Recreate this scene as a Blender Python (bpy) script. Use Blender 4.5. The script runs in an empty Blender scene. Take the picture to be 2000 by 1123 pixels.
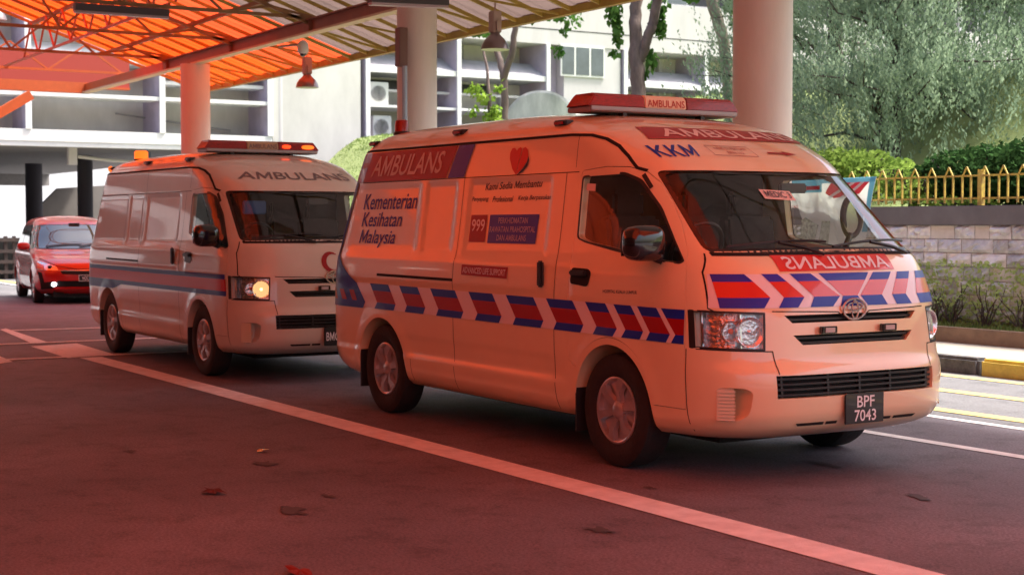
import bpy, bmesh, math, random
from mathutils import Vector, Matrix
random.seed(7)
R = math.radians
sc = bpy.context.scene
col = sc.collection

# ---------------------------------------------------------------- camera, light, exposure
CAM = (7.5, -6.2, 1.472); YAW = -1.0243; PITCH = -0.0418; FPX = 2966.0
cd = bpy.data.cameras.new("camera"); cam = bpy.data.objects.new("camera", cd); col.objects.link(cam)
cam.location = CAM
cam.rotation_euler = (math.pi/2 + PITCH, 0, -YAW)
cd.sensor_width = 36.0; cd.lens = FPX/2000*36.0; cd.clip_start = .1; cd.clip_end = 3000
cd.dof.use_dof = True; cd.dof.focus_distance = 10.5; cd.dof.aperture_fstop = 4.0
sc.camera = cam
SUN_EL, SUN_AZ = 63.0, 20.0      # azimuth clockwise from +Y
w = bpy.data.worlds.new("World"); sc.world = w; w.use_nodes = True
nt = w.node_tree; bg = nt.nodes["Background"]
sky = nt.nodes.new("ShaderNodeTexSky"); sky.sky_type = 'NISHITA'; sky.sun_disc = False
sky.sun_elevation = R(SUN_EL); sky.sun_rotation = R(SUN_AZ)
sky.dust_density = 6.0; sky.air_density = 1.0; sky.ozone_density = 1.0
nt.links.new(sky.outputs[0], bg.inputs[0]); bg.inputs[1].default_value = 0.15
ld = bpy.data.lights.new("sun", 'SUN'); sun = bpy.data.objects.new("sun", ld); col.objects.link(sun)
ld.energy = 3.8; ld.angle = R(9); ld.color = (1.0, .95, .88)
sd = Vector((math.sin(R(SUN_AZ))*math.cos(R(SUN_EL)), math.cos(R(SUN_AZ))*math.cos(R(SUN_EL)), math.sin(R(SUN_EL))))
sun.rotation_euler = sd.to_track_quat('Z', 'Y').to_euler()
sun.location = (0, 20, 30)
sc.view_settings.view_transform = 'Standard'; sc.view_settings.look = 'None'
sc.view_settings.exposure = 1.45; sc.view_settings.gamma = 1.0
sc.cycles.max_bounces = 10; sc.cycles.diffuse_bounces = 4; sc.cycles.glossy_bounces = 4
sc.cycles.transparent_max_bounces = 12; sc.cycles.transmission_bounces = 6
sc.cycles.sample_clamp_indirect = 6.0

# pixel of the 2000 px photograph -> point on an axis-aligned plane of the place
_cy, _sy, _cp, _sp = math.cos(YAW), math.sin(YAW), math.cos(PITCH), math.sin(PITCH)
_rt = Vector((_cy, -_sy, 0)); _fw = Vector((_sy*_cp, _cy*_cp, _sp)); _up = _rt.cross(_fw)
def ray(u, v):
    return _rt*((u-1000)/FPX) + _up*(-(v-561.5)/FPX) + _fw
def at(u, v, ax, c):
    d = ray(u, v); t = (c - CAM[ax])/d[ax]
    return Vector(CAM) + d*t

# ---------------------------------------------------------------- materials
def lin(c): return tuple(c) + (1.0,) if len(c) == 3 else tuple(c)
MATS = {}
def mat(name, c, rough=.6, metal=0., coat=0., spec=.5, var=0., vscale=8., bump=0., bscale=60., c2=None, emit=None, es=0., stretch=None, crough=.04):
    if name in MATS: return MATS[name]
    m = bpy.data.materials.new(name); m.use_nodes = True; MATS[name] = m
    n = m.node_tree.nodes; l = m.node_tree.links; b = n["Principled BSDF"]
    b.inputs["Base Color"].default_value = lin(c); b.inputs["Roughness"].default_value = rough
    b.inputs["Metallic"].default_value = metal; b.inputs["Coat Weight"].default_value = coat
    b.inputs["Coat Roughness"].default_value = crough
    b.inputs["Specular IOR Level"].default_value = spec
    if emit: b.inputs["Emission Color"].default_value = lin(emit); b.inputs["Emission Strength"].default_value = es
    if var or bump:
        tc = n.new("ShaderNodeTexCoord"); mp = n.new("ShaderNodeMapping"); l.new(tc.outputs["Object"], mp.inputs[0])
        if stretch: mp.inputs["Scale"].default_value = stretch
    if var:
        t = n.new("ShaderNodeTexNoise"); t.inputs["Scale"].default_value = vscale; t.inputs["Detail"].default_value = 6; t.inputs["Roughness"].default_value = .65
        l.new(mp.outputs[0], t.inputs["Vector"])
        r = n.new("ShaderNodeValToRGB"); r.color_ramp.elements[0].position = .35; r.color_ramp.elements[1].position = .68
        k = c2 if c2 else tuple(x*(1-var) for x in c)
        r.color_ramp.elements[0].color = lin(k); r.color_ramp.elements[1].color = lin(c)
        l.new(t.outputs["Fac"], r.inputs[0]); l.new(r.outputs[0], b.inputs["Base Color"])
    if bump:
        t2 = n.new("ShaderNodeTexNoise"); t2.inputs["Scale"].default_value = bscale; t2.inputs["Detail"].default_value = 5
        l.new(mp.outputs[0], t2.inputs["Vector"])
        bp = n.new("ShaderNodeBump"); bp.inputs["Strength"].default_value = bump; bp.inputs["Distance"].default_value = .02
        l.new(t2.outputs["Fac"], bp.inputs["Height"]); l.new(bp.outputs[0], b.inputs["Normal"])
    return m

def sheetmat(name, diff, trans, w=.72):
    m = bpy.data.materials.new(name); m.use_nodes = True; n = m.node_tree.nodes; l = m.node_tree.links
    for x in list(n):
        if x.type != 'OUTPUT_MATERIAL': n.remove(x)
    out = [x for x in n if x.type == 'OUTPUT_MATERIAL'][0]
    d = n.new("ShaderNodeBsdfDiffuse"); d.inputs[0].default_value = lin(diff)
    t = n.new("ShaderNodeBsdfTranslucent"); t.inputs[0].default_value = lin(trans)
    tc = n.new("ShaderNodeTexCoord"); mp = n.new("ShaderNodeMapping"); mp.inputs["Scale"].default_value = (1.5, .25, .25)
    l.new(tc.outputs["Object"], mp.inputs[0])
    no = n.new("ShaderNodeTexNoise"); no.inputs["Scale"].default_value = 2.0; no.inputs["Detail"].default_value = 5; l.new(mp.outputs[0], no.inputs["Vector"])
    r = n.new("ShaderNodeValToRGB"); r.color_ramp.elements[0].position = .3; r.color_ramp.elements[1].position = .7
    r.color_ramp.elements[0].color = lin(tuple(x*.78 for x in trans)); r.color_ramp.elements[1].color = lin(trans)
    l.new(no.outputs["Fac"], r.inputs[0]); l.new(r.outputs[0], t.inputs[0])
    mx = n.new("ShaderNodeMixShader"); mx.inputs[0].default_value = w
    l.new(d.outputs[0], mx.inputs[1]); l.new(t.outputs[0], mx.inputs[2]); l.new(mx.outputs[0], out.inputs[0])
    return m

def glassmat(name, tint, refl=1.0, rough=.01):
    m = bpy.data.materials.new(name); m.use_nodes = True; n = m.node_tree.nodes; l = m.node_tree.links
    for x in list(n):
        if x.type != 'OUTPUT_MATERIAL': n.remove(x)
    out = [x for x in n if x.type == 'OUTPUT_MATERIAL'][0]
    t = n.new("ShaderNodeBsdfTransparent"); t.inputs[0].default_value = lin(tint)
    g = n.new("ShaderNodeBsdfGlossy"); g.inputs["Roughness"].default_value = rough; g.inputs[0].default_value = (refl, refl, refl, 1)
    f = n.new("ShaderNodeFresnel"); ge = n.new("ShaderNodeNewGeometry"); ma = n.new("ShaderNodeMath"); ma.operation = 'MULTIPLY_ADD'
    ma.inputs[1].default_value = 1/1.5-1.5; ma.inputs[2].default_value = 1.5; l.new(ge.outputs["Backfacing"], ma.inputs[0]); l.new(ma.outputs[0], f.inputs[0])
    mx = n.new("ShaderNodeMixShader"); l.new(f.outputs[0], mx.inputs[0]); l.new(t.outputs[0], mx.inputs[1]); l.new(g.outputs[0], mx.inputs[2])
    l.new(mx.outputs[0], out.inputs[0]); return m

def leafmat(name, c, c2, trans=.35, scale=3.):
    m = bpy.data.materials.new(name); m.use_nodes = True; n = m.node_tree.nodes; l = m.node_tree.links
    for x in list(n):
        if x.type != 'OUTPUT_MATERIAL': n.remove(x)
    out = [x for x in n if x.type == 'OUTPUT_MATERIAL'][0]
    tc = n.new("ShaderNodeTexCoord"); no = n.new("ShaderNodeTexNoise"); no.inputs["Scale"].default_value = scale; no.inputs["Detail"].default_value = 3
    l.new(tc.outputs["Object"], no.inputs["Vector"])
    r = n.new("ShaderNodeValToRGB"); r.color_ramp.elements[0].position = .35; r.color_ramp.elements[1].position = .65
    r.color_ramp.elements[0].color = lin(c2); r.color_ramp.elements[1].color = lin(c); l.new(no.outputs["Fac"], r.inputs[0])
    d = n.new("ShaderNodeBsdfDiffuse"); t = n.new("ShaderNodeBsdfTranslucent")
    l.new(r.outputs[0], d.inputs[0]); l.new(r.outputs[0], t.inputs[0])
    mx = n.new("ShaderNodeMixShader"); mx.inputs[0].default_value = trans
    l.new(d.outputs[0], mx.inputs[1]); l.new(t.outputs[0], mx.inputs[2]); l.new(mx.outputs[0], out.inputs[0]); return m

# ---------------------------------------------------------------- mesh helpers
class MB:
    def __init__(s): s.v = []; s.f = []
    def add(s, vs, fs):
        k = len(s.v); s.v += [tuple(p) for p in vs]; s.f += [tuple(i+k for i in f) for f in fs]; return s
    def box(s, c, d, rot=None):
        x, y, z = d[0]/2, d[1]/2, d[2]/2
        vs = [Vector(p) for p in [(-x,-y,-z),(x,-y,-z),(x,y,-z),(-x,y,-z),(-x,-y,z),(x,-y,z),(x,y,z),(-x,y,z)]]
        if rot is not None: vs = [rot @ p for p in vs]
        return s.add([p+Vector(c) for p in vs], [(0,3,2,1),(4,5,6,7),(0,1,5,4),(1,2,6,5),(2,3,7,6),(3,0,4,7)])
    def span(s, a, b):
        return s.box([(a[i]+b[i])/2 for i in range(3)], [abs(b[i]-a[i]) for i in range(3)])
    def tube(s, pts, r, n=8, cap=True, r2=None):
        pts = [Vector(p) for p in pts]; m = len(pts); rr = r if isinstance(r, (list, tuple)) else [r]*m
        rings = []; prev = None
        for i, p in enumerate(pts):
            t = (pts[min(i+1, m-1)] - pts[max(i-1, 0)]).normalized()
            if prev is None:
                a = Vector((0,0,1)) if abs(t.z) < .9 else Vector((1,0,0)); u = t.cross(a).normalized()
            else: u = (prev - t*prev.dot(t)).normalized()
            prev = u; v = t.cross(u)
            rings.append([p + (u*math.cos(2*math.pi*k/n) + v*math.sin(2*math.pi*k/n))*rr[i] for k in range(n)])
        vs = [q for ring in rings for q in ring]; fs = []
        for i in range(m-1):
            for k in range(n): fs.append((i*n+k, i*n+(k+1)%n, (i+1)*n+(k+1)%n, (i+1)*n+k))
        if cap: fs.append(tuple(range(n-1, -1, -1))); fs.append(tuple((m-1)*n+k for k in range(n)))
        return s.add(vs, fs)
    def bar(s, a, b, w, h):          # rectangular bar from a to b, w sideways, h upright
        a, b = Vector(a), Vector(b); t = (b-a).normalized(); up = Vector((0,0,1))
        if abs(t.z) > .95: up = Vector((0,1,0))
        sd_ = t.cross(up).normalized(); u2 = sd_.cross(t)
        vs = []
        for p in (a, b):
            for i, j in ((-1,-1),(1,-1),(1,1),(-1,1)): vs.append(p + sd_*i*w/2 + u2*j*h/2)
        return s.add(vs, [(0,1,2,3),(7,6,5,4),(0,4,5,1),(1,5,6,2),(2,6,7,3),(3,7,4,0)])
    def lathe(s, prof, n=32, M=None, closed=False):   # prof: (r, h) around local z
        vs = []; fs = []
        for r, h in prof:
            for k in range(n):
                a = 2*math.pi*k/n; p = Vector((r*math.cos(a), r*math.sin(a), h)); vs.append(M @ p if M else p)
        m = len(prof)
        for i in range(m-1 if not closed else m):
            j = (i+1) % m
            for k in range(n): fs.append((i*n+k, i*n+(k+1)%n, j*n+(k+1)%n, j*n+k))
        if not closed:
            if prof[0][0] > 1e-4: fs.append(tuple(range(n-1, -1, -1)))
            if prof[-1][0] > 1e-4: fs.append(tuple((m-1)*n+k for k in range(n)))
        return s.add(vs, fs)
    def prism(s, poly, f0, f1):      # poly 2D, f0/f1 map (a,b)->3D
        n = len(poly); vs = [f0(*p) for p in poly] + [f1(*p) for p in poly]
        fs = [tuple(range(n-1, -1, -1)), tuple(range(n, 2*n))] + [(i, (i+1)%n, n+(i+1)%n, n+i) for i in range(n)]
        return s.add(vs, fs)
    def mesh(s, name, smooth=None, bevel=0):
        me = bpy.data.meshes.new(name); me.from_pydata(s.v, [], s.f)
        bm = bmesh.new(); bm.from_mesh(me); bmesh.ops.remove_doubles(bm, verts=bm.verts, dist=1e-5)
        bmesh.ops.recalc_face_normals(bm, faces=bm.faces)
        if bevel: bmesh.ops.bevel(bm, geom=[e for e in bm.edges if len(e.link_faces) == 2 and e.calc_face_angle(0) > .6], offset=bevel, segments=2, affect='EDGES', clamp_overlap=True)
        bm.to_mesh(me); bm.free()
        if smooth is not None:
            for p in me.polygons: p.use_smooth = True
            me.set_sharp_from_angle(angle=R(smooth))
        return me
    def build(s, name, m, parent=None, smooth=None, bevel=0):
        return link(name, s.mesh(name, smooth, bevel), m, parent)

def link(name, me, m, parent=None, loc=None):
    o = bpy.data.objects.new(name, me); col.objects.link(o)
    if m is not None:
        if not me.materials: me.materials.append(None)
        o.material_slots[0].link = 'OBJECT'; o.material_slots[0].material = m
    if parent: o.parent = parent
    if loc: o.location = loc
    return o
def tag(o, label=None, cat=None, group=None, kind=None):
    if label: o["label"] = label
    if cat: o["category"] = cat
    if group: o["group"] = group
    if kind: o["kind"] = kind
    return o
def empty(name, loc=(0,0,0), rz=0., parent=None):
    o = bpy.data.objects.new(name, None); col.objects.link(o); o.location = loc; o.rotation_euler = (0,0,rz)
    o.empty_display_size = .2
    if parent: o.parent = parent
    return o
def copy_tree(o, parent=None):
    c = o.copy(); col.objects.link(c); c.parent = parent
    for ch in [x for x in o.children]: copy_tree(ch, c)
    return c

BOLD = .010
_G = {}
def glyph(txt, off):
    k = (txt, off)
    if k in _G: return _G[k]
    cu = bpy.data.curves.new("t", 'FONT'); cu.body = txt; cu.size = 1; cu.offset = off; cu.resolution_u = 3
    o = bpy.data.objects.new("t", cu); col.objects.link(o)
    dg = bpy.context.evaluated_depsgraph_get(); dg.update()
    me = bpy.data.meshes.new_from_object(o.evaluated_get(dg))
    _G[k] = ([(v.co.x, v.co.y) for v in me.vertices], [tuple(q.vertices) for q in me.polygons])
    bpy.data.objects.remove(o); bpy.data.curves.remove(cu); bpy.data.meshes.remove(me)
    return _G[k]
def text2d(txt, shear=0., bold=None):
    """2D faces of a line of text, normalised to a box of width 1 and height 1"""
    b = BOLD if bold is None else bold
    mx = lambda s: max(q[0] for q in glyph(s, 0)[0])
    vs = []; fs = []
    for i, ch in enumerate(txt):
        if ch == ' ': continue
        x0 = mx(txt[:i]+'I') - mx('I')
        if ch == 'M' and b > 0:
            gv = glyph('M', 0)[0]; a, c = min(q[0] for q in gv)-b, max(q[0] for q in gv)+b; h0, h1 = -b, max(q[1] for q in gv)+b
            t = .088+2*b; m = (a+c)/2; v = [(a,h0),(a+t,h0),(a+t,h1-.26),(m,h0+.02),(c-t,h1-.26),(c-t,h0),(c,h0),(c,h1),(c-t*1.05,h1),(m,h0+.30),(a+t*1.05,h1),(a,h1)]
            gf = [(0,1,2,11),(11,2,10),(2,3,9,10),(3,4,8,9),(4,7,8),(4,5,6,7)]; g = v
        else: g, gf = glyph(ch, b)
        k = len(vs); vs += [(x0+q[0]+shear*q[1], q[1]) for q in g]; fs += [tuple(k+n for n in f) for f in gf]
    x0, x1 = min(p[0] for p in vs), max(p[0] for p in vs); y0, y1 = min(p[1] for p in vs), max(p[1] for p in vs)
    return [((x-x0)/(x1-x0), (y-y0)/(y1-y0)) for x, y in vs], fs
def quad(q):
    (bl, br, tr, tl) = q
    return lambda u, v: tuple((bl[i]*(1-u)+br[i]*u)*(1-v) + (tl[i]*(1-u)+tr[i]*u)*v for i in (0, 1))
def patch(name, polys, fmap, m, parent=None, grid=.05, texts=(), smooth=True, out=None):
    """2D polygons / lettering cut on a grid and laid on a surface by fmap(a,b)"""
    bm = bmesh.new()
    for p in polys:
        try: bm.faces.new([bm.verts.new((a, b, 0)) for a, b in p])
        except ValueError: pass
    for (vs, fs), q in texts:
        f = quad(q); vv = [bm.verts.new(f(*p) + (0,)) for p in vs]
        for t in fs:
            try: bm.faces.new([vv[i] for i in t])
            except ValueError: pass
    bmesh.ops.triangulate(bm, faces=bm.faces)
    if grid:
        xs = [v.co.x for v in bm.verts]; ys = [v.co.y for v in bm.verts]
        for ax, lo, hi in ((0, min(xs), max(xs)), (1, min(ys), max(ys))):
            k = math.floor(lo/grid)+1
            while k*grid < hi:
                co = [0,0,0]; no = [0,0,0]; co[ax] = k*grid; no[ax] = 1
                bmesh.ops.bisect_plane(bm, geom=list(bm.verts)+list(bm.edges)+list(bm.faces), plane_co=co, plane_no=no, dist=1e-6)
                k += 1
    for v in bm.verts: v.co = Vector(fmap(v.co.x, v.co.y))
    if out:
        bm.normal_update(); o_ = Vector(out)
        if sum((f.normal.dot(o_)*f.calc_area() for f in bm.faces), 0.) < 0: bmesh.ops.reverse_faces(bm, faces=bm.faces)
    me = bpy.data.meshes.new(name); bm.to_mesh(me); bm.free()
    for p in me.polygons: p.use_smooth = smooth
    return link(name, me, m, parent)
def strip(pts, w, closed=False):
    """2D polyline -> list of quads of width w"""
    out = []; n = len(pts)
    for i in range(n-1 if not closed else n):
        a, b = Vector(pts[i]), Vector(pts[(i+1)%n]); t = (b-a).normalized(); nn = Vector((-t.y, t.x))*w/2; e = t*w*.3
        out.append([tuple(a-e-nn), tuple(b+e-nn), tuple(b+e+nn), tuple(a-e+nn)])
    return out
def boolean(me, cutter, op='DIFFERENCE', selfi=False):
    a = bpy.data.objects.new("a", me); b = bpy.data.objects.new("b", cutter); col.objects.link(a); col.objects.link(b)
    md = a.modifiers.new("b", 'BOOLEAN'); md.operation = op; md.object = b; md.solver = 'EXACT'; md.use_self = selfi
    dg = bpy.context.evaluated_depsgraph_get(); dg.update()
    r = bpy.data.meshes.new_from_object(a.evaluated_get(dg))
    bpy.data.objects.remove(a); bpy.data.objects.remove(b); return r
def smooth_mesh(me, ang=32):
    for p in me.polygons: p.use_smooth = True
    me.set_sharp_from_angle(angle=R(ang)); return me

# ---------------------------------------------------------------- lofted vehicle bodies
def interp(tab, z):
    n = len(tab)
    if z <= tab[0][0]: return tab[0][1]
    if z >= tab[-1][0]: return tab[-1][1]
    i = 0
    while tab[i+1][0] < z: i += 1
    def sl(k): return (tab[k+1][1]-tab[k][1])/(tab[k+1][0]-tab[k][0])
    def m(k):
        if k == 0: return sl(0)
        if k == n-1: return sl(n-2)
        a, b = sl(k-1), sl(k)
        return 0. if a*b <= 0 else 2*a*b/(a+b)
    h = tab[i+1][0]-tab[i][0]; t = (z-tab[i][0])/h
    a, b, ma, mb = tab[i][1], tab[i+1][1], m(i)*h, m(i+1)*h
    return (2*t**3-3*t*t+1)*a+(t**3-2*t*t+t)*ma+(-2*t**3+3*t*t)*b+(t**3-t*t)*mb
def sstep(a, b, x):
    t = min(1, max(0, (x-a)/(b-a))); return t*t*(3-2*t)
class Loft:
    def __init__(s, TW, TF, TR, NF, MF, AF, NR, MR, AR, relief=None, inset=0., xin=None):
        s.TW, s.TF, s.TR, s.NF, s.MF, s.AF, s.NR, s.MR, s.AR = TW, TF, TR, NF, MF, AF, NR, MR, AR
        s.relief = relief; s.inset = inset; s.xin = xin; s.cache = {}
    def par(s, z):
        k = round(z, 5)
        if k not in s.cache:
            W, f, r = interp(s.TW, z)-s.inset, interp(s.TF, z), interp(s.TR, z)
            if s.inset: f -= s.inset*1.6; r += s.inset
            if s.xin: f = min(f, s.xin(z))
            s.cache[k] = (W, f, r, min(s.AF, (f-r)*.45), min(s.AR, (f-r)*.45), s.MF(z) if callable(s.MF) else s.MF)
        return s.cache[k]
    def halfw(s, x, z):
        W, f, r, A, B, M = s.par(z)
        if x > f-A:
            u = min(1, (x-f+A)/A); h = W*max(0, 1-u**s.NF)**(1/M)
        elif x < r+B:
            u = min(1, (r+B-x)/B); h = W*max(0, 1-u**s.NR)**(1/s.MR)
        else: h = W
        return h + (s.relief(x, z)*min(1, max(0, (h-.3*W)/(.4*W))) if s.relief else 0)
    def frontx(s, y, z):
        W, f, r, A, B, M = s.par(z); v = min(1, abs(y)/W)
        return f-A+A*max(0, 1-v**M)**(1/s.NF)
    def rearx(s, y, z):
        W, f, r, A, B, M = s.par(z); v = min(1, abs(y)/W)
        return r+B-B*max(0, 1-v**s.MR)**(1/s.NR)
    def mesh(s, name, zs, nf=34, ns=130, nr=26):
        vs = []; fs = []
        ts_f = [i/nf for i in range(nf+1)]; ts_r = [i/nr for i in range(nr+1)]
        n = None
        for z in zs:
            W, f, r, A, B, M = s.par(z); half = []
            for t in ts_f:
                th = math.pi/2*(t**1.5); c, q = math.cos(th), math.sin(th)
                half.append((f-A+A*max(c,0)**(2/s.NF), W*q**(2/M)))
            x0, x1 = f-A, r+B
            for i in range(1, ns): half.append((x0+(x1-x0)*i/ns, W))
            for t in reversed(ts_r):
                th = math.pi/2*(t**1.5); c, q = math.cos(th), math.sin(th)
                half.append((r+B-B*max(c,0)**(2/s.NR), W*q**(2/s.MR)))
            if s.relief:
                half = [(x, y + s.relief(x, z)*min(1, max(0, (y-.3*W)/(.4*W)))) for x, y in half]
            ring = [(x, -y, z) for x, y in half] + [(x, y, z) for x, y in half[-2:0:-1]]
            n = len(ring); vs += ring
        m = len(zs)
        for i in range(m-1):
            for k in range(n): fs.append((i*n+k, i*n+(k+1)%n, (i+1)*n+(k+1)%n, (i+1)*n+k))
        fs.append(tuple(range(n-1, -1, -1))); fs.append(tuple((m-1)*n+k for k in range(n)))
        me = bpy.data.meshes.new(name); me.from_pydata(vs, [], fs)
        bm = bmesh.new(); bm.from_mesh(me); bmesh.ops.remove_doubles(bm, verts=bm.verts, dist=1e-6)
        bmesh.ops.recalc_face_normals(bm, faces=bm.faces); bm.to_mesh(me); bm.free()
        return me
    def side(s, off=.003, sgn=-1):
        return lambda x, z: (x, sgn*(s.halfw(x, z)+off), z)
    def front(s, off=.003):
        def f(y, z):
            x = s.frontx(y, z); e = .01
            dy = (s.frontx(y+e, z)-s.frontx(y-e, z))/(2*e); dz = (s.frontx(y, z+e)-s.frontx(y, z-e))/(2*e)
            dy = max(-4, min(4, dy)); dz = max(-4, min(4, dz))
            k = off/math.sqrt(1+dy*dy+dz*dz); return (x+k, y-dy*k, z-dz*k)
        return f

# ---------------------------------------------------------------- shared materials
m_cream = mat("cream_paint", (.83,.645,.41), rough=.30, coat=1., var=.05, vscale=3, c2=(.80,.615,.385))
m_white = mat("white_paint", (.66,.60,.50), rough=.36, coat=.8, var=.06, vscale=3, c2=(.62,.56,.46))
m_redp = mat("red_paint", (.42,.012,.010), rough=.3, coat=1.)
m_blk = mat("black_plastic", (.018,.018,.02), rough=.42)
m_blkg = mat("black_gloss", (.012,.012,.014), rough=.12, coat=.6)
m_rub = mat("tyre_rubber", (.022,.021,.022), rough=.78, bump=.25, bscale=40, var=.35, vscale=9)
m_seam = mat("seam_black", (.012,.01,.01), rough=.9)
m_dred = mat("decal_red", (.32,.006,.009), rough=.38, coat=.08, spec=.3)
m_dblue = mat("decal_blue", (.012,.035,.42), rough=.35, coat=.12, spec=.3)
m_dwhite = mat("decal_white", (.78,.72,.76), rough=.35, coat=.4)
m_dpurp = mat("decal_purple", (.20,.02,.16), rough=.3, coat=.5)
m_dgrey = mat("decal_grey", (.16,.13,.13), rough=.5)
m_dk = mat("decal_black", (.03,.025,.05), rough=.45)
m_chrome = mat("chrome", (.80,.80,.82), rough=.12, metal=1.)
m_refl = mat("reflector", (.85,.85,.87), rough=.16, metal=1., bump=.35, bscale=45)
m_alu = mat("aluminium", (.34,.30,.31), rough=.45, metal=.6)
m_rim = mat("rim_silver", (.55,.55,.57), rough=.30, metal=.65, var=.2, vscale=12)
m_dark = mat("underside", (.01,.01,.01), rough=.9)
m_int = mat("interior_grey", (.035,.03,.028), rough=.8, var=.15)
m_seat = mat("seat_cloth", (.035,.032,.032), rough=.9, var=.3, vscale=20)
m_glass = glassmat("clear_glass", (.90,.93,.91)); m_tint = glassmat("tinted_glass", (.74,.76,.74))
m_lampg = glassmat("lamp_glass", (.93,.93,.93), .9)
m_redlens = mat("red_lens", (.36,.006,.006), rough=.3, coat=.35, var=.5, vscale=30, stretch=(1,1,4))
m_amber = mat("amber_lens", (.75,.16,.02), rough=.2, coat=.8)
m_warm = mat("lit_bulb", (1,.75,.4), emit=(1,.5,.16), es=2.4)
m_redlit = mat("lit_red_lamp", (1,.1,.02), emit=(1,.05,.01), es=.8)
m_amblit = mat("lit_amber_lamp", (.8,.15,.02), emit=(1,.13,.012), es=.75)
m_wlit = mat("lit_white_lamp", (1,1,1), emit=(.85,.9,1), es=2.5)
m_label = mat("paper_label", (.75,.58,.52), rough=.6)
m_panel = mat("sign_panel", (.80,.62,.42), rough=.4)

def roundpoly(pts, r, n=4):
    out = []; m = len(pts)
    for i in range(m):
        p0, p, p1 = Vector(pts[i-1]), Vector(pts[i]), Vector(pts[(i+1)%m])
        a = (p0-p); b = (p1-p); k = min(r, a.length*.45, b.length*.45); a = p+a.normalized()*k; b = p+b.normalized()*k
        for j in range(n+1):
            t = j/n; out.append(tuple(a*(1-t)**2 + p*2*t*(1-t) + b*t*t))
    return out
def gridprism(q, nu, nv, fi, fo):
    f = quad(q); mb = MB(); vs = []
    for F in (fi, fo):
        for j in range(nv+1):
            for i in range(nu+1): vs.append(F(*f(i/nu, j/nv)))
    N = (nu+1)*(nv+1); fs = []
    ix = lambda l, i, j: l*N + j*(nu+1) + i
    for j in range(nv):
        for i in range(nu):
            fs.append((ix(0,i,j), ix(0,i,j+1), ix(0,i+1,j+1), ix(0,i+1,j))); fs.append((ix(1,i,j), ix(1,i+1,j), ix(1,i+1,j+1), ix(1,i,j+1)))
    for i in range(nu): fs.append((ix(0,i,0), ix(0,i+1,0), ix(1,i+1,0), ix(1,i,0))); fs.append((ix(0,i,nv), ix(1,i,nv), ix(1,i+1,nv), ix(0,i+1,nv)))
    for j in range(nv): fs.append((ix(0,0,j), ix(1,0,j), ix(1,0,j+1), ix(0,0,j+1))); fs.append((ix(0,nu,j), ix(0,nu,j+1), ix(1,nu,j+1), ix(1,nu,j)))
    return mb.add(vs, fs)
def blob(c, rad, p=2.6, n=20, m=12, mbx=None, M=None):
    mb = mbx or MB(); prof = []
    vs = []; fs = []
    def sp(v): return math.copysign(abs(v)**(2/p), v)
    for j in range(m+1):
        ph = -math.pi/2 + math.pi*j/m
        for k in range(n):
            th = 2*math.pi*k/n
            v = Vector((rad[0]*sp(math.cos(ph))*sp(math.cos(th)), rad[1]*sp(math.cos(ph))*sp(math.sin(th)), rad[2]*sp(math.sin(ph))))
            if M: v = M @ v
            vs.append(v + Vector(c))
    for j in range(m):
        for k in range(n): fs.append((j*n+k, j*n+(k+1)%n, (j+1)*n+(k+1)%n, (j+1)*n+k))
    return mb.add(vs, fs)

# ---------------------------------------------------------------- wheels
def wheel_meshes(r=.345, wd=.2, rr=.205, spokes=6, tag_=""):
    M = Matrix.Rotation(math.pi/2, 4, 'X'); h = wd/2
    t = MB(); t.lathe([(rr,-h*.8),(rr+.03,-h*.97),(r-.035,-h),(r-.008,-h*.86),(r,-h*.6),(r+.001,0),(r,h*.6),(r-.008,h*.86),(r-.035,h),(rr+.03,h*.97),(rr,h*.8),(rr-.012,h*.7),(rr-.012,-h*.7)], 56, M, closed=True)
    tm = t.mesh("tyre"+tag_, 40)
    q = MB(); q.lathe([(rr-.003,h*.55),(rr,h*.86),(rr-.010,h*.90),(rr-.022,h*.84),(rr-.03,h*.5),(rr-.03,h*.3)], 48, M)
    for k in range(spokes):
        a = 2*math.pi*k/spokes + .26; Rm = Matrix.Rotation(a, 4, 'Z')
        def f(hh, sc_): return lambda x, y: M @ (Rm @ Vector((x, y*sc_, hh - (.018 if x < .08 else 0) + (.012 if .08 < x < .15 else 0))))
        q.prism([(.04,-.024),(.12,-.025),(rr-.018,-.036),(rr-.018,.036),(.12,.025),(.04,.024)], f(h*.55, 1), f(h*.88, .86))
    q.lathe([(0.0,h*.90),(.03,h*.90),(.042,h*.84),(.06,h*.72),(.062,h*.4)], 24, M)
    rm = q.mesh("rim"+tag_, 30)
    d = MB(); d.lathe([(0,h*.2),(rr-.02,h*.2),(rr-.02,h*.1),(0,h*.1)], 32, M)
    dm = d.mesh("brake_disc"+tag_, 30)
    return tm, rm, dm
WM = wheel_meshes(); 
def add_wheel(parent, x, y, z, meshes, out=-1, steer=0., mrim=None):
    e = empty("wheel", (x, y, z), (0 if out < 0 else math.pi) + steer, parent)
    link("tyre", meshes[0], m_rub, e); link("rim", meshes[1], mrim or m_rim, e); link("brake_disc", meshes[2], m_dark, e)
    return e

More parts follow.
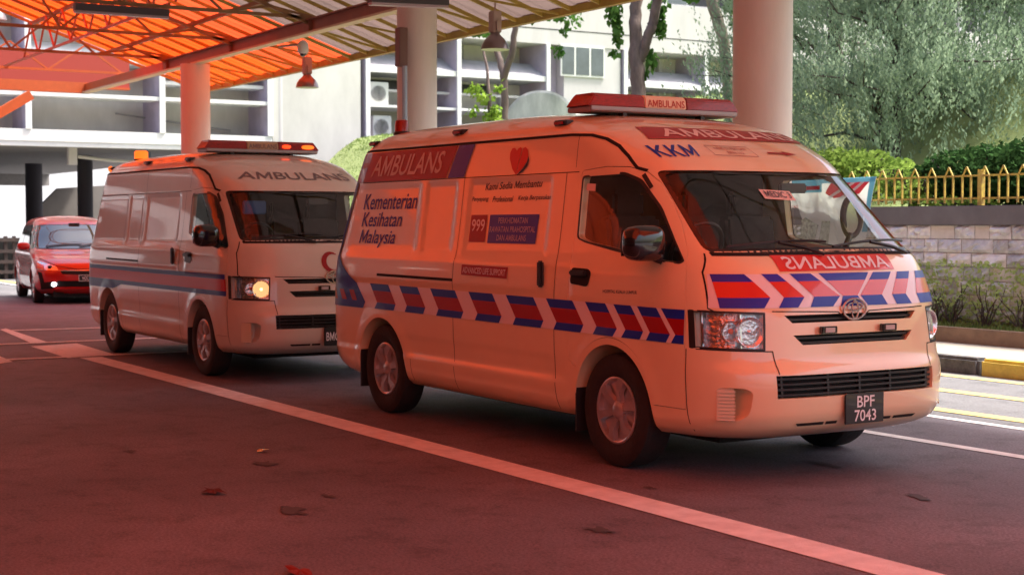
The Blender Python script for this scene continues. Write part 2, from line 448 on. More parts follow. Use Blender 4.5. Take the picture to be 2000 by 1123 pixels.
# ---------------------------------------------------------------- ambulance body (x forward, front axle at x=0)
def boxin(x, z, x0, x1, z0, z1, e=.03):
    return sstep(x0-e/2, x0+e/2, x)*(1-sstep(x1-e/2, x1+e/2, x))*sstep(z0-e/2, z0+e/2, z)*(1-sstep(z1-e/2, z1+e/2, z))
def van_relief(x, z):
    if x > .75 or x < -4.25: return 0.
    d = 0.
    rec = boxin(x, z, -3.72, -2.62, 1.27, 1.77) + boxin(x, z, -2.50, -2.06, 1.27, 1.77) + boxin(x, z, -1.86, -.80, 1.27, 1.77)
    d -= .008*rec
    d += .008*boxin(x, z, -4.0, -.68, 1.03, 1.225, .035)
    d += .006*boxin(x, z, -.44, .62, 1.00, 1.20, .05)
    k = sstep(-2.85, -2.6, x)*(1-sstep(-.75, -.45, x))
    d += .012*k*(1-sstep(.47, .50, z)) - .004*k*boxin(x, z, -5, 5, .50, .62, .03)
    d += .008*(1-sstep(-3.5, -3.4, x))*(1-sstep(.47, .50, z))
    for cx in (0., -3.11):
        r = math.hypot(x-cx, z-.345)
        d += .010*(1-sstep(.43, .53, r))
    d *= 1-sstep(.62, .75, x)
    return d
TW=[(.26,.84),(.30,.885),(.36,.91),(.46,.925),(.8,.94),(1.0,.94),(1.2,.926),(1.3,.905),(1.76,.845),(2.0,.818),(2.05,.81),(2.07,.793),(2.12,.755),(2.17,.69),(2.205,.60),(2.235,.44),(2.25,.2)]
TF=[(.26,.95),(.29,1.04),(.34,1.12),(.42,1.155),(.55,1.16),(.64,1.15),(.71,1.12),(.77,1.11),(.97,1.08),(1.1,1.045),(1.2,1.01),(1.27,.975),(1.31,.93),(1.80,.39),(1.88,.29),(1.97,.12),(2.06,-.10),(2.13,-.36),(2.18,-.65),(2.22,-1.1),(2.25,-1.7)]
TR=[(.26,-4.12),(.32,-4.25),(.42,-4.34),(.6,-4.36),(.8,-4.35),(1.2,-4.31),(1.8,-4.12),(2.0,-4.02),(2.08,-3.97),(2.15,-3.88),(2.2,-3.72),(2.235,-3.1),(2.25,-2.8)]
mfz = lambda z: 4.5-1.1*min(1, max(0, (z-1.0)/.4))
LV = Loft(TW, TF, TR, 2.5, mfz, .66, 2.6, 3.4, .60, relief=van_relief)
LC = Loft(TW, TF, TR, 2.5, mfz, .66, 2.6, 3.4, .60, inset=.05, xin=lambda z: .52 if z < 1.24 else 9)
SIDE_WIN = roundpoly([(-.44,1.768),(-.02,1.775),(.12,1.73),(.33,1.565),(.50,1.385),(.625,1.265),(.60,1.248),(.42,1.262),(.0,1.318),(-.33,1.36),(-.43,1.385)], .03)
WSCREEN = roundpoly([(-.79,1.315),(-.4,1.322),(0,1.325),(.4,1.322),(.79,1.315),(.742,1.79),(.4,1.79),(0,1.79),(-.4,1.79),(-.742,1.79)], .035)
DOOR = [(-.47,1.76),(-.44,1.805),(-.2,1.822),(.0,1.815),(.13,1.785),(.25,1.715),(.38,1.60),(.50,1.47),(.63,1.30),(.665,1.2),(.695,1.0),(.695,.425),(.42,.425)] + \
       [(.445*math.cos(a), .345+.445*math.sin(a)) for a in [R(d) for d in range(16, 150, 6)]] + [(-.47,.62)]
HL_R = [(-.908,.780),(-.645,.775),(-.628,.975),(-.905,.985)]
UG = [(-.46,.918),(.46,.918),(.51,.962),(-.51,.962)]
SG = [(-.40,.795),(.40,.795),(.46,.850),(-.46,.850)]
LG = [(-.60,.505),(.60,.505),(.605,.632),(-.605,.632)]
def flip(q): return [(-a, b) for a, b in (q[1], q[0], q[3], q[2])]

def van_meshes():
    zs = [.26,.268,.28,.295,.315,.335] + [.355+.02*i for i in range(85)] + [2.045,2.052,2.06,2.07] + [2.08+.0125*i for i in range(13)] + [2.238,2.246,2.25]
    body = LV.mesh("body", sorted(set(round(z,4) for z in zs)))
    zc = [.80+.05*i for i in range(27)] + [2.14,2.17,2.19]
    cav = LC.mesh("cav", sorted(zc), nf=20, ns=30, nr=12)
    body = boolean(body, cav)
    c = MB()
    for cx in (0, -3.11):
        for s in (-1, 1):
            M = Matrix.Translation((cx, s*.86, .345)) @ Matrix.Rotation(math.pi/2, 4, 'X')
            c.lathe([(.40,-.24),(.40,.24)], 72, M)
            c.box((cx, s*.86, .2), (.76, .44, .2))
    body = boolean(body, c.mesh("c1"), selfi=True)
    body = boolean(body, MB().prism(WSCREEN, lambda y, z: (0., y, z), lambda y, z: (1.3, y, z)).mesh("c0"))
    c = MB()
    for s in (-1, 1): c.prism(SIDE_WIN, lambda x, z: (x, s*1.1, z), lambda x, z: (x, s*.72, z))
    c.prism(roundpoly([(-.5,1.35),(.5,1.35),(.47,1.72),(-.47,1.72)], .04), lambda y, z: (-4.6, y, z), lambda y, z: (-3.7, y, z))
    fi, fo = LV.front(-.07), LV.front(.04)
    for q in (HL_R, flip(HL_R)): c.add(*(lambda g: (g.v, g.f))(gridprism(q, 14, 3, fi, fo)))
    fi = LV.front(-.055)
    for q in (UG, SG, LG): c.add(*(lambda g: (g.v, g.f))(gridprism(q, 16, 1, fi, fo)))
    for s in (-1, 1):
        c.prism(roundpoly([(s*.862,.375),(s*.78,.375),(s*.735,.42),(s*.725,.54),(s*.76,.565),(s*.862,.565)], .03), lambda y, z: (.905, y, z), lambda y, z: (1.3, y, z))
    body = boolean(body, c.mesh("c2"))
    # cab door with a real gap round it
    cen = Vector((.1, 1.1))
    big = [tuple(Vector(p) + (Vector(p)-cen).normalized()*.004) for p in DOOR]
    body2 = boolean(body, MB().prism(big, lambda x, z: (x, -1.1, z), lambda x, z: (x, -.74, z)).mesh("c3"))
    door = boolean(body, MB().prism(DOOR, lambda x, z: (x, -1.1, z), lambda x, z: (x, -.74, z)).mesh("c4"), 'INTERSECT')
    # bumper: split at its seams
    bm = bmesh.new(); bm.from_mesh(body2)
    for co, no in (((.71,0,0),(1,0,0)), ((0,0,.768),(0,0,1))):
        bmesh.ops.bisect_plane(bm, geom=list(bm.verts)+list(bm.edges)+list(bm.faces), plane_co=co, plane_no=no, dist=1e-6)
    b2 = bm.copy()
    isb = lambda f: f.calc_center_median().x > .71 and f.calc_center_median().z < .768
    bmesh.ops.delete(bm, geom=[f for f in bm.faces if isb(f)], context='FACES')
    bmesh.ops.delete(b2, geom=[f for f in b2.faces if not isb(f)], context='FACES')
    body3 = bpy.data.meshes.new("body"); bm.to_mesh(body3); bm.free()
    bump = bpy.data.meshes.new("bumper"); b2.to_mesh(bump); b2.free()
    for me in (body3, bump, door):
        me.materials.clear(); smooth_mesh(me, 33)
    return body3, bump, door
VB, VBUMP, VDOOR = van_meshes()

def para(tl, tr, z1, zv, z0, dm, db):       # '>' shaped piece between two slanted edges: top, vertex and bottom heights
    return [(tl,z1),(tl+dm,zv),(tl+db,z0),(tr+db,z0),(tr+dm,zv),(tr,z1)]
def cutband(tl, tr, dml, dbl, dmr, dbr, z1, zv, z0, za, zb):
    """the part of a piece lying between heights za > zb"""
    def ed(t, dm, db, z):
        return t + dm*(z1-z)/(z1-zv) if z >= zv else t + dm + (db-dm)*(zv-z)/(zv-z0)
    zz = [za] + ([zv] if zb < zv < za else []) + [zb]
    return [(ed(tl,dml,dbl,z), z) for z in zz] + [(ed(tr,dmr,dbr,z), z) for z in reversed(zz)]

def emblem(parent, cx, cz, L, s=1.):
    x = L.frontx(0, cz)+.012; mb = MB()
    def ell(dy, dz, a, b, r): 
        pts = [(x + (.004 if r < .006 else 0), dy+a*math.cos(t), cz+dz+b*math.sin(t)) for t in [2*math.pi*k/36 for k in range(37)]]
        mb.tube(pts, r, 6)
    ell(0, 0, .088*s, .058*s, .0075*s); ell(0, .016*s, .058*s, .022*s, .0058*s); ell(0, -.002*s, .026*s, .05*s, .0058*s)
    return mb.build("emblem", m_chrome, parent, 60)

def ambulance(name, loc, yaw, paint, first):
    L = LV; fr, sd_, sdl = L.front, L.side, lambda o=.003: L.side(o, 1)
    t = empty(name, loc, yaw)
    link("body", VB, paint, t); link("bumper", VBUMP, paint, t); link("cab_door", VDOOR, paint, t)
    door = [c for c in t.children if c.name.startswith("cab_door")][0]
    # glass
    patch("windscreen", [WSCREEN], fr(-.012), m_glass, t, .06, out=(1,0,0))
    patch("side_window", [SIDE_WIN], sd_(-.012), m_tint, door, .06, out=(0,-1,0))
    patch("side_window", [SIDE_WIN], sdl(-.012), m_tint, t, .06, out=(0,1,0))
    patch("rear_window", [[(-.5,1.35),(.5,1.35),(.47,1.72),(-.47,1.72)]], lambda y, z: (L.rearx(y, z)+.01, y, z), m_tint, t, .08, out=(-1,0,0))
    n = len(WSCREEN)
    seal = []
    for i in range(n):
        a, b = WSCREEN[i], WSCREEN[(i+1)%n]; k = lambda p, q: (p[0]*q, 1.55+(p[1]-1.55)*(1+(q-1)*2.2))
        seal.append([k(a,1.012), k(b,1.012), k(b,.972), k(a,.972)])
    patch("windscreen_seal", seal, fr(-.006), m_blkg, t, 0)
    n = len(SIDE_WIN); cx, cz = .02, 1.5
    for fm, par_ in ((sd_(.0015), door), (sdl(.0015), t)):
        ring = []
        for i in range(n):
            a, b = SIDE_WIN[i], SIDE_WIN[(i+1)%n]; g = lambda p, o: tuple(Vector(p)+(Vector(p)-Vector((cx,cz))).normalized()*o)
            ring.append([g(a,.012), g(b,.012), g(b,-.008), g(a,-.008)])
        patch("window_seal", ring, fm, m_blk, par_, 0)
    # gutter and seams
    gut = [(-3.80,2.055),(-3.0,2.05),(-1.7,2.045),(-.62,2.04),(-.42,2.03),(-.28,2.0),(-.15,1.95),(-.04,1.885),(.06,1.81),(.13,1.792)]
    patch("roof_gutter", strip(gut, .017), sd_(.004), m_seam, t, .05)
    for a_, b_, w_ in (((-.63,1.80),(-.63,.29),.005), ((-1.955,2.035),(-1.955,.29),.005), ((-3.62,1.80),(-.49,1.80),.005), ((-.53,2.03),(-.53,1.83),.004), ((.71,.768),(.71,.30),.006), ((-2.62,.462),(-2.62,.30),.004)):
        patch("panel_seam", strip([a_, b_], w_), sd_(.002), m_seam, t, .05)
    patch("sliding_rail", strip([(-3.16,1.078),(-1.96,1.074)], .020), sd_(.003), m_seam, t, .05)
    for pts_, w_ in (([(-.80,1.303),(-.845,1.2),(-.862,1.0),(-.845,.985)], .006), ([(-.58,.985),(-.3,.978),(-.12,.972),(-.07,.935),(0,.925),(.07,.935),(.12,.972),(.3,.978),(.58,.985)], .006), ([(-.90,.772),(-.6,.765),(-.585,.64)], .006), ([(.90,.772),(.6,.765),(.585,.64)], .006), ([(-.775,1.300),(0,1.300),(.775,1.300)], .02)):
        patch("front_seam", strip(pts_, w_), fr(.002), m_seam, t, .03)
    patch("pillar_vent", strip([(.13,1.765),(.215,1.69)], .022), sd_(.008), m_blk, t, .03)
    # grilles
    for q, ns in ((UG, 1), (SG, 2), (LG, 4)):
        g = MB(); f = quad(q); x0 = fr(-.04)
        for k in range(ns):
            v = (k+.5)/ns if ns > 1 else .5
            pts = [fr(-.032)(*f(i/12, v)) for i in range(13)]
            for a, b in zip(pts, pts[1:]): g.bar(a, b, .03, .012)
        if ns == 4:
            for u in (.03, .3, .5, .7, .97): g.bar(fr(-.030)(*f(u, .02)), fr(-.030)(*f(u, .98)), .02, .014)
        go = g.build("grille", m_blk, t)
        patch("grille_backing", [[tuple(p) for p in q]], fr(-.05), m_seam, go, .05)
    emblem(t, 0, .985 if first else .975, L)
    for yy in ((-.225, .24) if first else (-.12,)):
        s = MB(); p = fr(.022)(yy, .872); s.box(p, (.03, .115, .042))
        lamp = s.build("grille_lamp", m_blkg, t, bevel=.004)
        MB().box((p[0]+.0155, p[1], p[2]), (.004, .07, .026)).build("lamp_lens", mat("lens_clear", (.5,.47,.45), rough=.2), lamp)
    # headlights
    for s in (-1, 1):
        q = HL_R if s < 0 else flip(HL_R); f = quad(q)
        h = empty("headlight", (0,0,0), 0, t)
        patch("reflector", [[tuple(p) for p in q]], fr(-.060), m_refl, h, .02)
        for u, rad in ((.70, .078), (.36, .055)):
            uu = u if s < 0 else 1-u
            c0 = Vector(fr(-.06)(*f(uu, .5))); c1 = Vector(fr(-.01)(*f(uu, .5))); ax = (Vector((1, s*.25, 0))).normalized()
            M = Matrix.Translation(c0) @ ax.to_track_quat('Z', 'Y').to_matrix().to_4x4()
            MB().lathe([(.012,.004),(rad*.55,.012),(rad*.85,.028),(rad,.05),(rad+.006,.052),(rad+.006,.03)], 28, M).build("lamp_bowl", m_refl, h, 50)
            lit = (not first) and u > .5
            mb = blob(c0+ax*.03, (.016,.016,.016), 2, 12, 8)
            mb.build("bulb", m_warm if lit else (m_amber if u < .5 else m_chrome), h, 60)
            if lit: MB().lathe([(0,.0),(rad*.9,.0),(rad*.9,.004),(0,.004)], 28, M @ Matrix.Translation((0,0,.034))).build("lit_lens", mat("lit_lens", (.5,.4,.25), emit=(1,.55,.22), es=.42), h)
        for u in (.04, .53):
            uu = u if s < 0 else 1-u
            MB().bar(fr(-.03)(*f(uu,.03)), fr(-.03)(*f(uu,.97)), .05, .010).build("divider", m_chrome, h)
        patch("lamp_cover", [[tuple(p) for p in q]], fr(-.002), m_lampg, h, .02, out=(1,0,0))
        per = [f(i/14, 0) for i in range(15)] + [f(1, i/3) for i in range(1, 4)] + [f(1-i/14, 1) for i in range(1, 15)] + [f(0, 1-i/3) for i in range(1, 3)]
        patch("lamp_surround", strip(per, .012, True), fr(.001), m_blk, h, 0)
    # fog louvre panels
    for s in (-1, 1):
        g = MB()
        a, b = Vector((.915, s*.856)), Vector((.985, s*.79))
        for k in range(9):
            z = .388+.0195*k
            g.bar((a.x, a.y, z), (b.x, b.y, z), .022, .011)
        g.bar((a.x-.012, a.y, .47), (b.x-.012, b.y, .47), .012, .18)
        g.build("fog_louvre", mat("louvre_cream", (.72,.62,.45), rough=.5), t)
    # lower lip slots and tow cover
    for q_ in ([[(-.45,.345),(-.27,.345),(-.27,.362),(-.47,.362)], [(-.255,.345),(-.17,.345),(-.17,.362),(-.255,.362)], [(.17,.345),(.25,.345),(.25,.362),(.17,.362)], [(.27,.345),(.44,.345),(.46,.362),(.27,.362)]]): patch("bumper_slot", [q_], fr(.003), m_seam, t, .05)
    MB().span((-3.9,-.60,.20),(.62,.60,.30)).build("chassis", m_dark, t)
    # number plate
    px = L.frontx(0,.43)+.018
    pl_ = MB().box((px, 0, .425), (.012, .30, .172)).build("number_plate", mat("plate_black", (.012,.012,.014), rough=.35, coat=.3), t, bevel=.004)
    fm = lambda y, z: (px+.0085, y, z)
    m_pt = mat("plate_white", (.80,.80,.80), rough=.4)
    if first:
        patch("plate_lettering", [], fm, m_pt, pl_, 0, [(text2d("BPF"), [(-.062,.432),(.072,.432),(.072,.497),(-.062,.497)]), (text2d("7043"), [(-.082,.352),(.085,.352),(.085,.418),(-.082,.418)])])
    else:
        patch("plate_lettering", [], fm, m_pt, pl_, 0, [(text2d("BMG"), [(-.13,.385),(.0,.385),(.0,.465),(-.13,.465)])])
    # wipers
    for y0, y1 in ((-.70,-.05), (-.02,.66)):
        wp = MB(); pts = []
        for i in range(9):
            u = i/8; y = y0+(y1-y0)*u; z = 1.325+.035*math.sin(u*2.2)
            pts.append(fr(.022)(y, z))
        wp.tube(pts, .0085, 6)
        pv = fr(.02)(y1-.08, 1.285); mid = fr(.035)(y0+(y1-y0)*.45, 1.34); wp.tube([pv, fr(.03)(y1-.2, 1.315), mid], .011, 6)
        wp.build("wiper", m_blk, t, 60)
    patch("cowl", [[(-.77,1.300),(-.4,1.302),(0,1.302),(.4,1.302),(.77,1.300),(.78,1.330),(.4,1.335),(0,1.338),(-.4,1.335),(-.78,1.330)]], fr(.0), m_blk, t, .04)
    # mirrors
    lm = empty("door_mirror", (.02,.99,1.52), 0, t); rg = MB()
    rg.tube([(.0+.02*math.sin(a*1), .075*math.cos(a)+.01, .125*math.sin(a)-.03*math.cos(a)) for a in [2*math.pi*k/24 for k in range(25)]], .022, 8); rg.build("mirror_rim", m_blk, lm, 60)
    MB().lathe([(0,0),(.075,0),(.075,.006),(0,.006)], 24, Matrix.Diagonal((1,.9,1.5,1)) @ Matrix.Rotation(math.pi/2, 4, 'Y')).build("mirror_glass", m_chrome, lm)
    MB().tube([(.02,-.02,-.12),(.06,-.10,-.20)], .022, 8).build("mirror_arm", m_blk, lm, 60)
    for s in (-1,):
        mb = blob((.46, s*1.035, 1.362), (.085,.125,.105), 3.2, 28, 14)
        mo = mb.build("door_mirror", m_blkg, t, 60)
        MB().tube([(.42, s*.97, 1.30),(.46, s*.90, 1.28)], [.035,.045], 10).build("mirror_arm", m_blk, mo, 60)
        MB().box((.372, s*1.035, 1.362), (.006,.19,.15)).build("mirror_glass", m_chrome, mo)
    # handles
    hd = MB(); c = sd_(.018)(-.335, 1.165); hd.box((c[0], c[1], 1.168), (.17,.035,.034)); hd.build("door_handle", m_blk, door, bevel=.008)
    patch("handle_recess", [roundpoly([(-.45,1.10),(-.24,1.085),(-.215,1.175),(-.25,1.195),(-.44,1.20)], .03)], sd_(.004), m_seam if first else m_blk, door, .04)
    c = sd_(.02)(-.765, 1.15); MB().box((c[0], c[1], 1.15), (.055,.03,.17)).build("sliding_door_handle", m_blk, t, bevel=.01)
    # roof markers
    for x, z in ((-.83,2.13),(-2.2,2.14),(-3.62,2.12)):
        p = sd_(.012)(x, z); mo = MB().box((p[0], p[1]+.01, p[2]), (.15,.07,.035)).build("roof_marker", m_blk, t, bevel=.008)
        MB().box((p[0], p[1]-.03, p[2]-.004), (.09,.012,.018)).build("marker_lens", m_redlens, mo)
    # mud flaps
    for x in (-.392, -3.495):
        for s in (-1, 1):
            MB().box((x, s*.825, .365), (.012,.21,.38)).build("mud_flap", m_blk, t)
    # wheels
    for x in (0, -3.11):
        for s in (-1, 1): add_wheel(t, x, s*.815, .345, WM, s)
    # light bar
    lb = MB(); prof = [(-.98,2.208),(-.96,2.205),(-.72,2.205),(-.695,2.215),(-.695,2.240),(-.98,2.240)]
    lb.prism(prof, lambda x, z: (x, -.61, z), lambda x, z: (x, .61, z))
    lbo = lb.build("light_bar", m_alu, t, bevel=.004)
    def lens(y0, y1, nm, m_, e=0.):
        q = MB(); pr = [(-.975,2.241),(-.70,2.241),(-.708,2.305),(-.735,2.328),(-.94,2.328),(-.968,2.305)]
        q.prism(pr, lambda x, z: (x, y0+(e if z > 2.29 and e > 0 else 0), z), lambda x, z: (x, y1+(e if z > 2.29 and e < 0 else 0), z))
        return q.build(nm, m_, lbo, bevel=.006)
    lens(-.63, -.175, "red_lens", m_redlens, .05); lens(.175, .63, "red_lens", m_redlens, -.05)
    lens(-.172, .172, "centre_panel", m_panel if first else mat("sign_panel_dim", (.45,.34,.2), rough=.5))  # plain pale panel between the lenses, without emission
    patch("light_bar_lettering", [], lambda y, z: (-.6965-.125*(z-2.241), y, z), mat("letter_red", (.42,.03,.012), rough=.5) if first else m_dgrey, lbo, 0,
          [(text2d("AMBULANS"), [(-.155,2.25),(.155,2.25),(.155,2.298),(-.155,2.298)])])
    MB().span((-.9,-.36,2.17),(-.86,-.30,2.206)).span((-.9,.30,2.17),(-.86,.36,2.206)).span((-.78,-.34,2.15),(-.72,-.31,2.206)).span((-.78,.31,2.15),(-.72,.34,2.206)).build("mount", m_blk, lbo)
    if not first:
        blob((-.70, .50, 2.275), (.02,.07,.022), 2.4).build("lit_lamp", m_amblit, lbo, 60)
        blob((-.70, .26, 2.275), (.015,.05,.02), 2.4).build("lit_lamp", m_redlit, lbo, 60)
    # beacon
    if first:
        be = MB(); be.lathe([(.07,0),(.07,.02),(.058,.03)], 24, Matrix.Translation((-3.60,-.50,2.195))); beo = be.build("beacon", m_blk, t, 40)
        MB().lathe([(.060,.025),(.058,.09),(.050,.118),(.03,.126),(0,.127)], 24, Matrix.Translation((-3.60,-.50,2.195))).build("beacon_lens", m_redlens, beo, 40)
    else:
        be = MB(); be.lathe([(.08,0),(.08,.02)], 24, Matrix.Translation((-3.25,-.50,2.205))); beo = be.build("beacon", m_blk, t, 40)
        MB().lathe([(.078,.02),(.078,.10),(.06,.115),(0,.116)], 24, Matrix.Translation((-3.25,-.50,2.205))).build("beacon_lens", m_amblit, beo, 40)
        blob(sd_(.03)(-3.66, 2.115), (.045,.03,.035), 2).build("lit_lamp", m_amblit, t, 60)
    # interior
    bh = MB(); bh.span((-.70,-.80,.82),(-.64,-.42,2.0)).span((-.70,.0,.82),(-.64,.80,2.0)).span((-.70,-.42,.82),(-.64,0,1.46)).span((-.70,-.42,1.68),(-.64,0,2.0))
    if not first: bh.span((-.69,-.42,1.46),(-.65,0,1.68))
    bh.build("bulkhead", m_int, t)
    MB().span((-.62,-.62,1.885),(-.12,.62,1.90)).build("headliner", m_int, t)
    it = MB(); it.span((-.55,-.80,.80),(.40,.80,.82)).build("cab_floor", m_int, t)
    d = MB(); d.prism([(.38,.82),(.60,.84),(.86,1.285),(.60,1.30),(.42,1.22)], lambda x, z: (x, -.80, z), lambda x, z: (x, .80, z))
    # keep the dashboard inside the nose
    for i, v in enumerate(d.v):
        x, y, z = v; mx = L.frontx(y, max(z, .9))-.12; d.v[i] = (min(x, mx), y, z)
    d.build("dashboard", m_int, t, bevel=.01)
    for y in (-.45, .12, .52):
        s_ = MB(); s_.box((-.22, y, .93), (.48,.44 if y != .12 else .3,.16)); s_.box((-.46, y, 1.22), (.13,.42 if y != .12 else .28,.6), Matrix.Rotation(-.14, 3, 'Y'))
        s_.box((-.53, y, 1.60), (.09,.25,.17)); s_.build("seat", m_seat, t, bevel=.025)
    sw = MB(); Ms = Matrix.Translation((.20,-.45,1.315)) @ Matrix.Rotation(R(-62), 4, 'Y')
    sw.lathe([(.185+.015*math.cos(a), .015*math.sin(a)) for a in [2*math.pi*k/8 for k in range(8)]], 32, Ms, closed=True)
    sw.box(Ms @ Vector((0,0,0)), (.08,.10,.10)); sw.tube([Ms @ Vector((0,-.18,0)), Ms @ Vector((0,.18,0))], .015, 6); sw.tube([Ms @ Vector((0,0,-.02)), Ms @ Vector((0,0,-.26))], .03, 8)
    sw.build("steering_wheel", m_blk, t, 50)
    MB().box((.42, .12, 1.69), (.03,.22,.06)).build("rear_view_mirror", m_blk, t, bevel=.01)
    # ------------------------------------------------ markings
    if first:
        z1, zv, z0 = 1.0, .855, .806          # side band (top, vertex, bottom)
        def zt(x): return 1.008 - .0045*(x+3.3)
        def fm(x, z): return sd_(.0055)(x, z + .006 - .0045*(x+3.3))
        def fmw(x, z): return sd_(.004)(x, z + .006 - .0045*(x+3.3))
        ti = lambda u, v: at(640+u/2.807, 520+v/2.807, 1, -.94).x
        pcs = [(235,88,335,95),(395,103,495,108),(565,118,700,130),(775,140,905,150),(980,158,1130,170),(1200,178,1345,188),(1415,195,1525,202),(1570,210,1665,217),(1700,220,1805,228),(1830,233,1990,245)]
        blue = []; red = []
        for i, (a, va, b, vb) in enumerate(pcs):
            xa, xb = ti(a, va), ti(b, vb); last = i == len(pcs)-1
            dm, db = .125, .09
            if last: xb, dmr, dbr = .695, 0, 0
            else: dmr, dbr = dm, db
            k = (xa, xb, dm, db, dmr, dbr, z1, zv, z0)
            if last: k = (xa, xb, dm, db, 0, 0, z1, zv, z0)
            blue.append(cutband(*k, z1, .946)); red.append(cutband(*k, .946, zv)); blue.append(cutband(*k, zv, z0))
        patch("white_band", [[(-3.53,z0),(.695,z0),(.695,z1),(-3.53,z1)]], fmw, m_dwhite, t, .022)
        patch("blue_band", blue, fm, m_dblue, t, .022); patch("red_band", red, fm, m_dred, t, .022)
        fl = lambda o: (lambda x, z: sdl(o)(x, z + .006 - .0045*(x+3.3)))
        patch("white_band", [[(-3.53,z0),(.695,z0),(.695,z1),(-3.53,z1)]], fl(.004), m_dwhite, t, .05)
        patch("blue_band", blue, fl(.0055), m_dblue, t, .05); patch("red_band", red, fl(.0055), m_dred, t, .05)
        # sweep of colour round the rear corner
        patch("rear_sweep", [[(-3.42,z0),(-3.375,zv),(-3.53,z1),(-3.66,1.06),(-3.80,1.14),(-3.93,1.25),(-3.72,1.80),(-3.63,2.035),(-3.92,2.035),(-4.10,1.80),(-4.29,1.25),(-4.33,.95),(-4.33,z0)]], sd_(.0065), m_dblue, t, .05)
        patch("rear_slash", [[(x,.945),(x+.09,.945),(x+.15,.862),(x+.06,.862)] for x in (-4.05,-3.86,-3.67)] + [[(-4.18,.945),(-4.14,.945),(-4.08,.862),(-4.18,.862)]], sd_(.0085), m_dred, t, .05)
        patch("top_panel", [[(-3.86,1.805),(-2.235,1.805),(-2.09,2.035),(-3.78,2.035)]], sd_(.006), m_dred, t, .05)
        patch("top_panel_blue", [[(-2.205,1.805),(-1.965,1.805),(-1.845,2.035),(-2.075,2.035)]], sd_(.006), m_dblue, t, .05)
        patch("top_panel_purple", [[(-3.88,1.805),(-3.62,1.805),(-3.55,1.925),(-3.80,1.90)], [(-3.66,1.965),(-3.52,1.955),(-3.47,2.035),(-3.60,2.035)]], sd_(.007), m_dpurp, t, .05)
        T = []
        T.append((text2d("AMBULANS"), [(-3.48,1.845),(-2.33,1.845),(-2.25,2.005),(-3.40,2.005)]))
        patch("side_lettering", [], sd_(.009), mat("letter_pale", (.74,.62,.58), rough=.5), t, .05, T)
        T = [(text2d("Kementerian", shear=.25), [(-3.58,1.585),(-2.66,1.585),(-2.66,1.71),(-3.58,1.71)]),
             (text2d("Kesihatan", shear=.25), [(-3.58,1.45),(-2.88,1.45),(-2.88,1.565),(-3.58,1.565)]),
             (text2d("Malaysia", shear=.25), [(-3.59,1.285),(-2.96,1.285),(-2.96,1.425),(-3.59,1.425)])]
        patch("ministry_lettering", [], sd_(.004), mat("letter_violet", (.03,.025,.36), rough=.45), t, .05, T)
        T = [(text2d("Kami Sedia Membantu", shear=.25), [(-1.66,1.705),(-.92,1.715),(-.92,1.765),(-1.66,1.755)]),
             ]
        patch("motto_lettering", [], sd_(.004), m_dk, t, .05, T)
        for w_, a_, b_ in (("Penyayang", -1.83, -1.60), ("Profesional", -1.545, -1.27), ("Kerja Berpasukan", -1.21, -.79)):
            patch("values_lettering", [], sd_(.004), m_dk, t, .05, [(text2d(w_, shear=.25), [(a_,1.622),(b_,1.622),(b_,1.662),(a_,1.662)])])
        patch("hospital_lettering", [], sd_(.004), m_dk, door, .05, [(text2d("HOSPITAL KUALA LUMPUR"), [(-.075,1.055),(.275,1.060),(.275,1.080),(-.075,1.075)])])
        # heart of three petals
        def he(a0, pts): return [(-1.235+p[0], 1.895+p[1]) for p in pts]
        hl = he(0, [(-.02,-.095),(-.075,-.05),(-.118,.02),(-.120,.06),(-.098,.088),(-.062,.09),(-.035,.07),(-.018,.085),(.01,.092),(.03,.083),(.02,.04),(.005,.0),(-.012,-.05)])
        hr = he(0, [(-.02,-.095),(-.006,-.05),(.012,.0),(.028,.045),(.045,.085),(.075,.09),(.105,.07),(.118,.03),(.105,-.01),(.06,-.05)])
        hd2 = he(0, [(-.015,-.098),(.06,-.055),(.11,-.012),(.122,.03),(.135,.0),(.12,-.035),(.07,-.075)])
        patch("heart_emblem", [hl, hr], sd_(.004), mat("heart_red", (.62,.02,.015), rough=.3), t, .05)
        patch("heart_shadow", [hd2], sd_(.005), m_dk, t, .05)
        patch("emergency_panel", [[(-1.815,1.345),(-1.59,1.345),(-1.59,1.535),(-1.815,1.535)]], sd_(.004), m_dred, t, .05)
        patch("emergency_number", [], sd_(.007), m_dwhite, t, .05, [(text2d("999"), [(-1.79,1.42),(-1.61,1.42),(-1.61,1.505),(-1.79,1.505)])])
        patch("service_panel", [[(-1.555,1.34),(-.93,1.34),(-.92,1.535),(-1.555,1.535)]], sd_(.004), m_dblue, t, .05)
        patch("service_lettering", [], sd_(.007), mat("letter_lilac", (.45,.42,.60), rough=.4), t, .05, [(text2d("PERKHIDMATAN"), [(-1.43,1.475),(-1.05,1.475),(-1.05,1.515),(-1.43,1.515)]),
            (text2d("RAWATAN PRAHOSPITAL"), [(-1.535,1.415),(-.945,1.415),(-.945,1.455),(-1.535,1.455)]), (text2d("DAN AMBULANS"), [(-1.43,1.358),(-1.05,1.358),(-1.05,1.398),(-1.43,1.398)])])
        patch("support_panel", [[(-1.83,1.115),(-1.205,1.105),(-1.20,1.182),(-1.83,1.187)]], sd_(.004), m_dred, t, .05)
        patch("support_lettering", [], sd_(.007), m_dwhite, t, .05, [(text2d("ADVANCED LIFE SUPPORT"), [(-1.805,1.130),(-1.225,1.122),(-1.225,1.165),(-1.805,1.171)])])
        # front band
        Z1, ZV, Z0 = 1.19, 1.06, 1.003
        patch("bonnet_white", [[(-.862,Z0),(.862,Z0),(.835,Z1),(-.835,Z1)]], fr(.003), m_dwhite, t, .03)
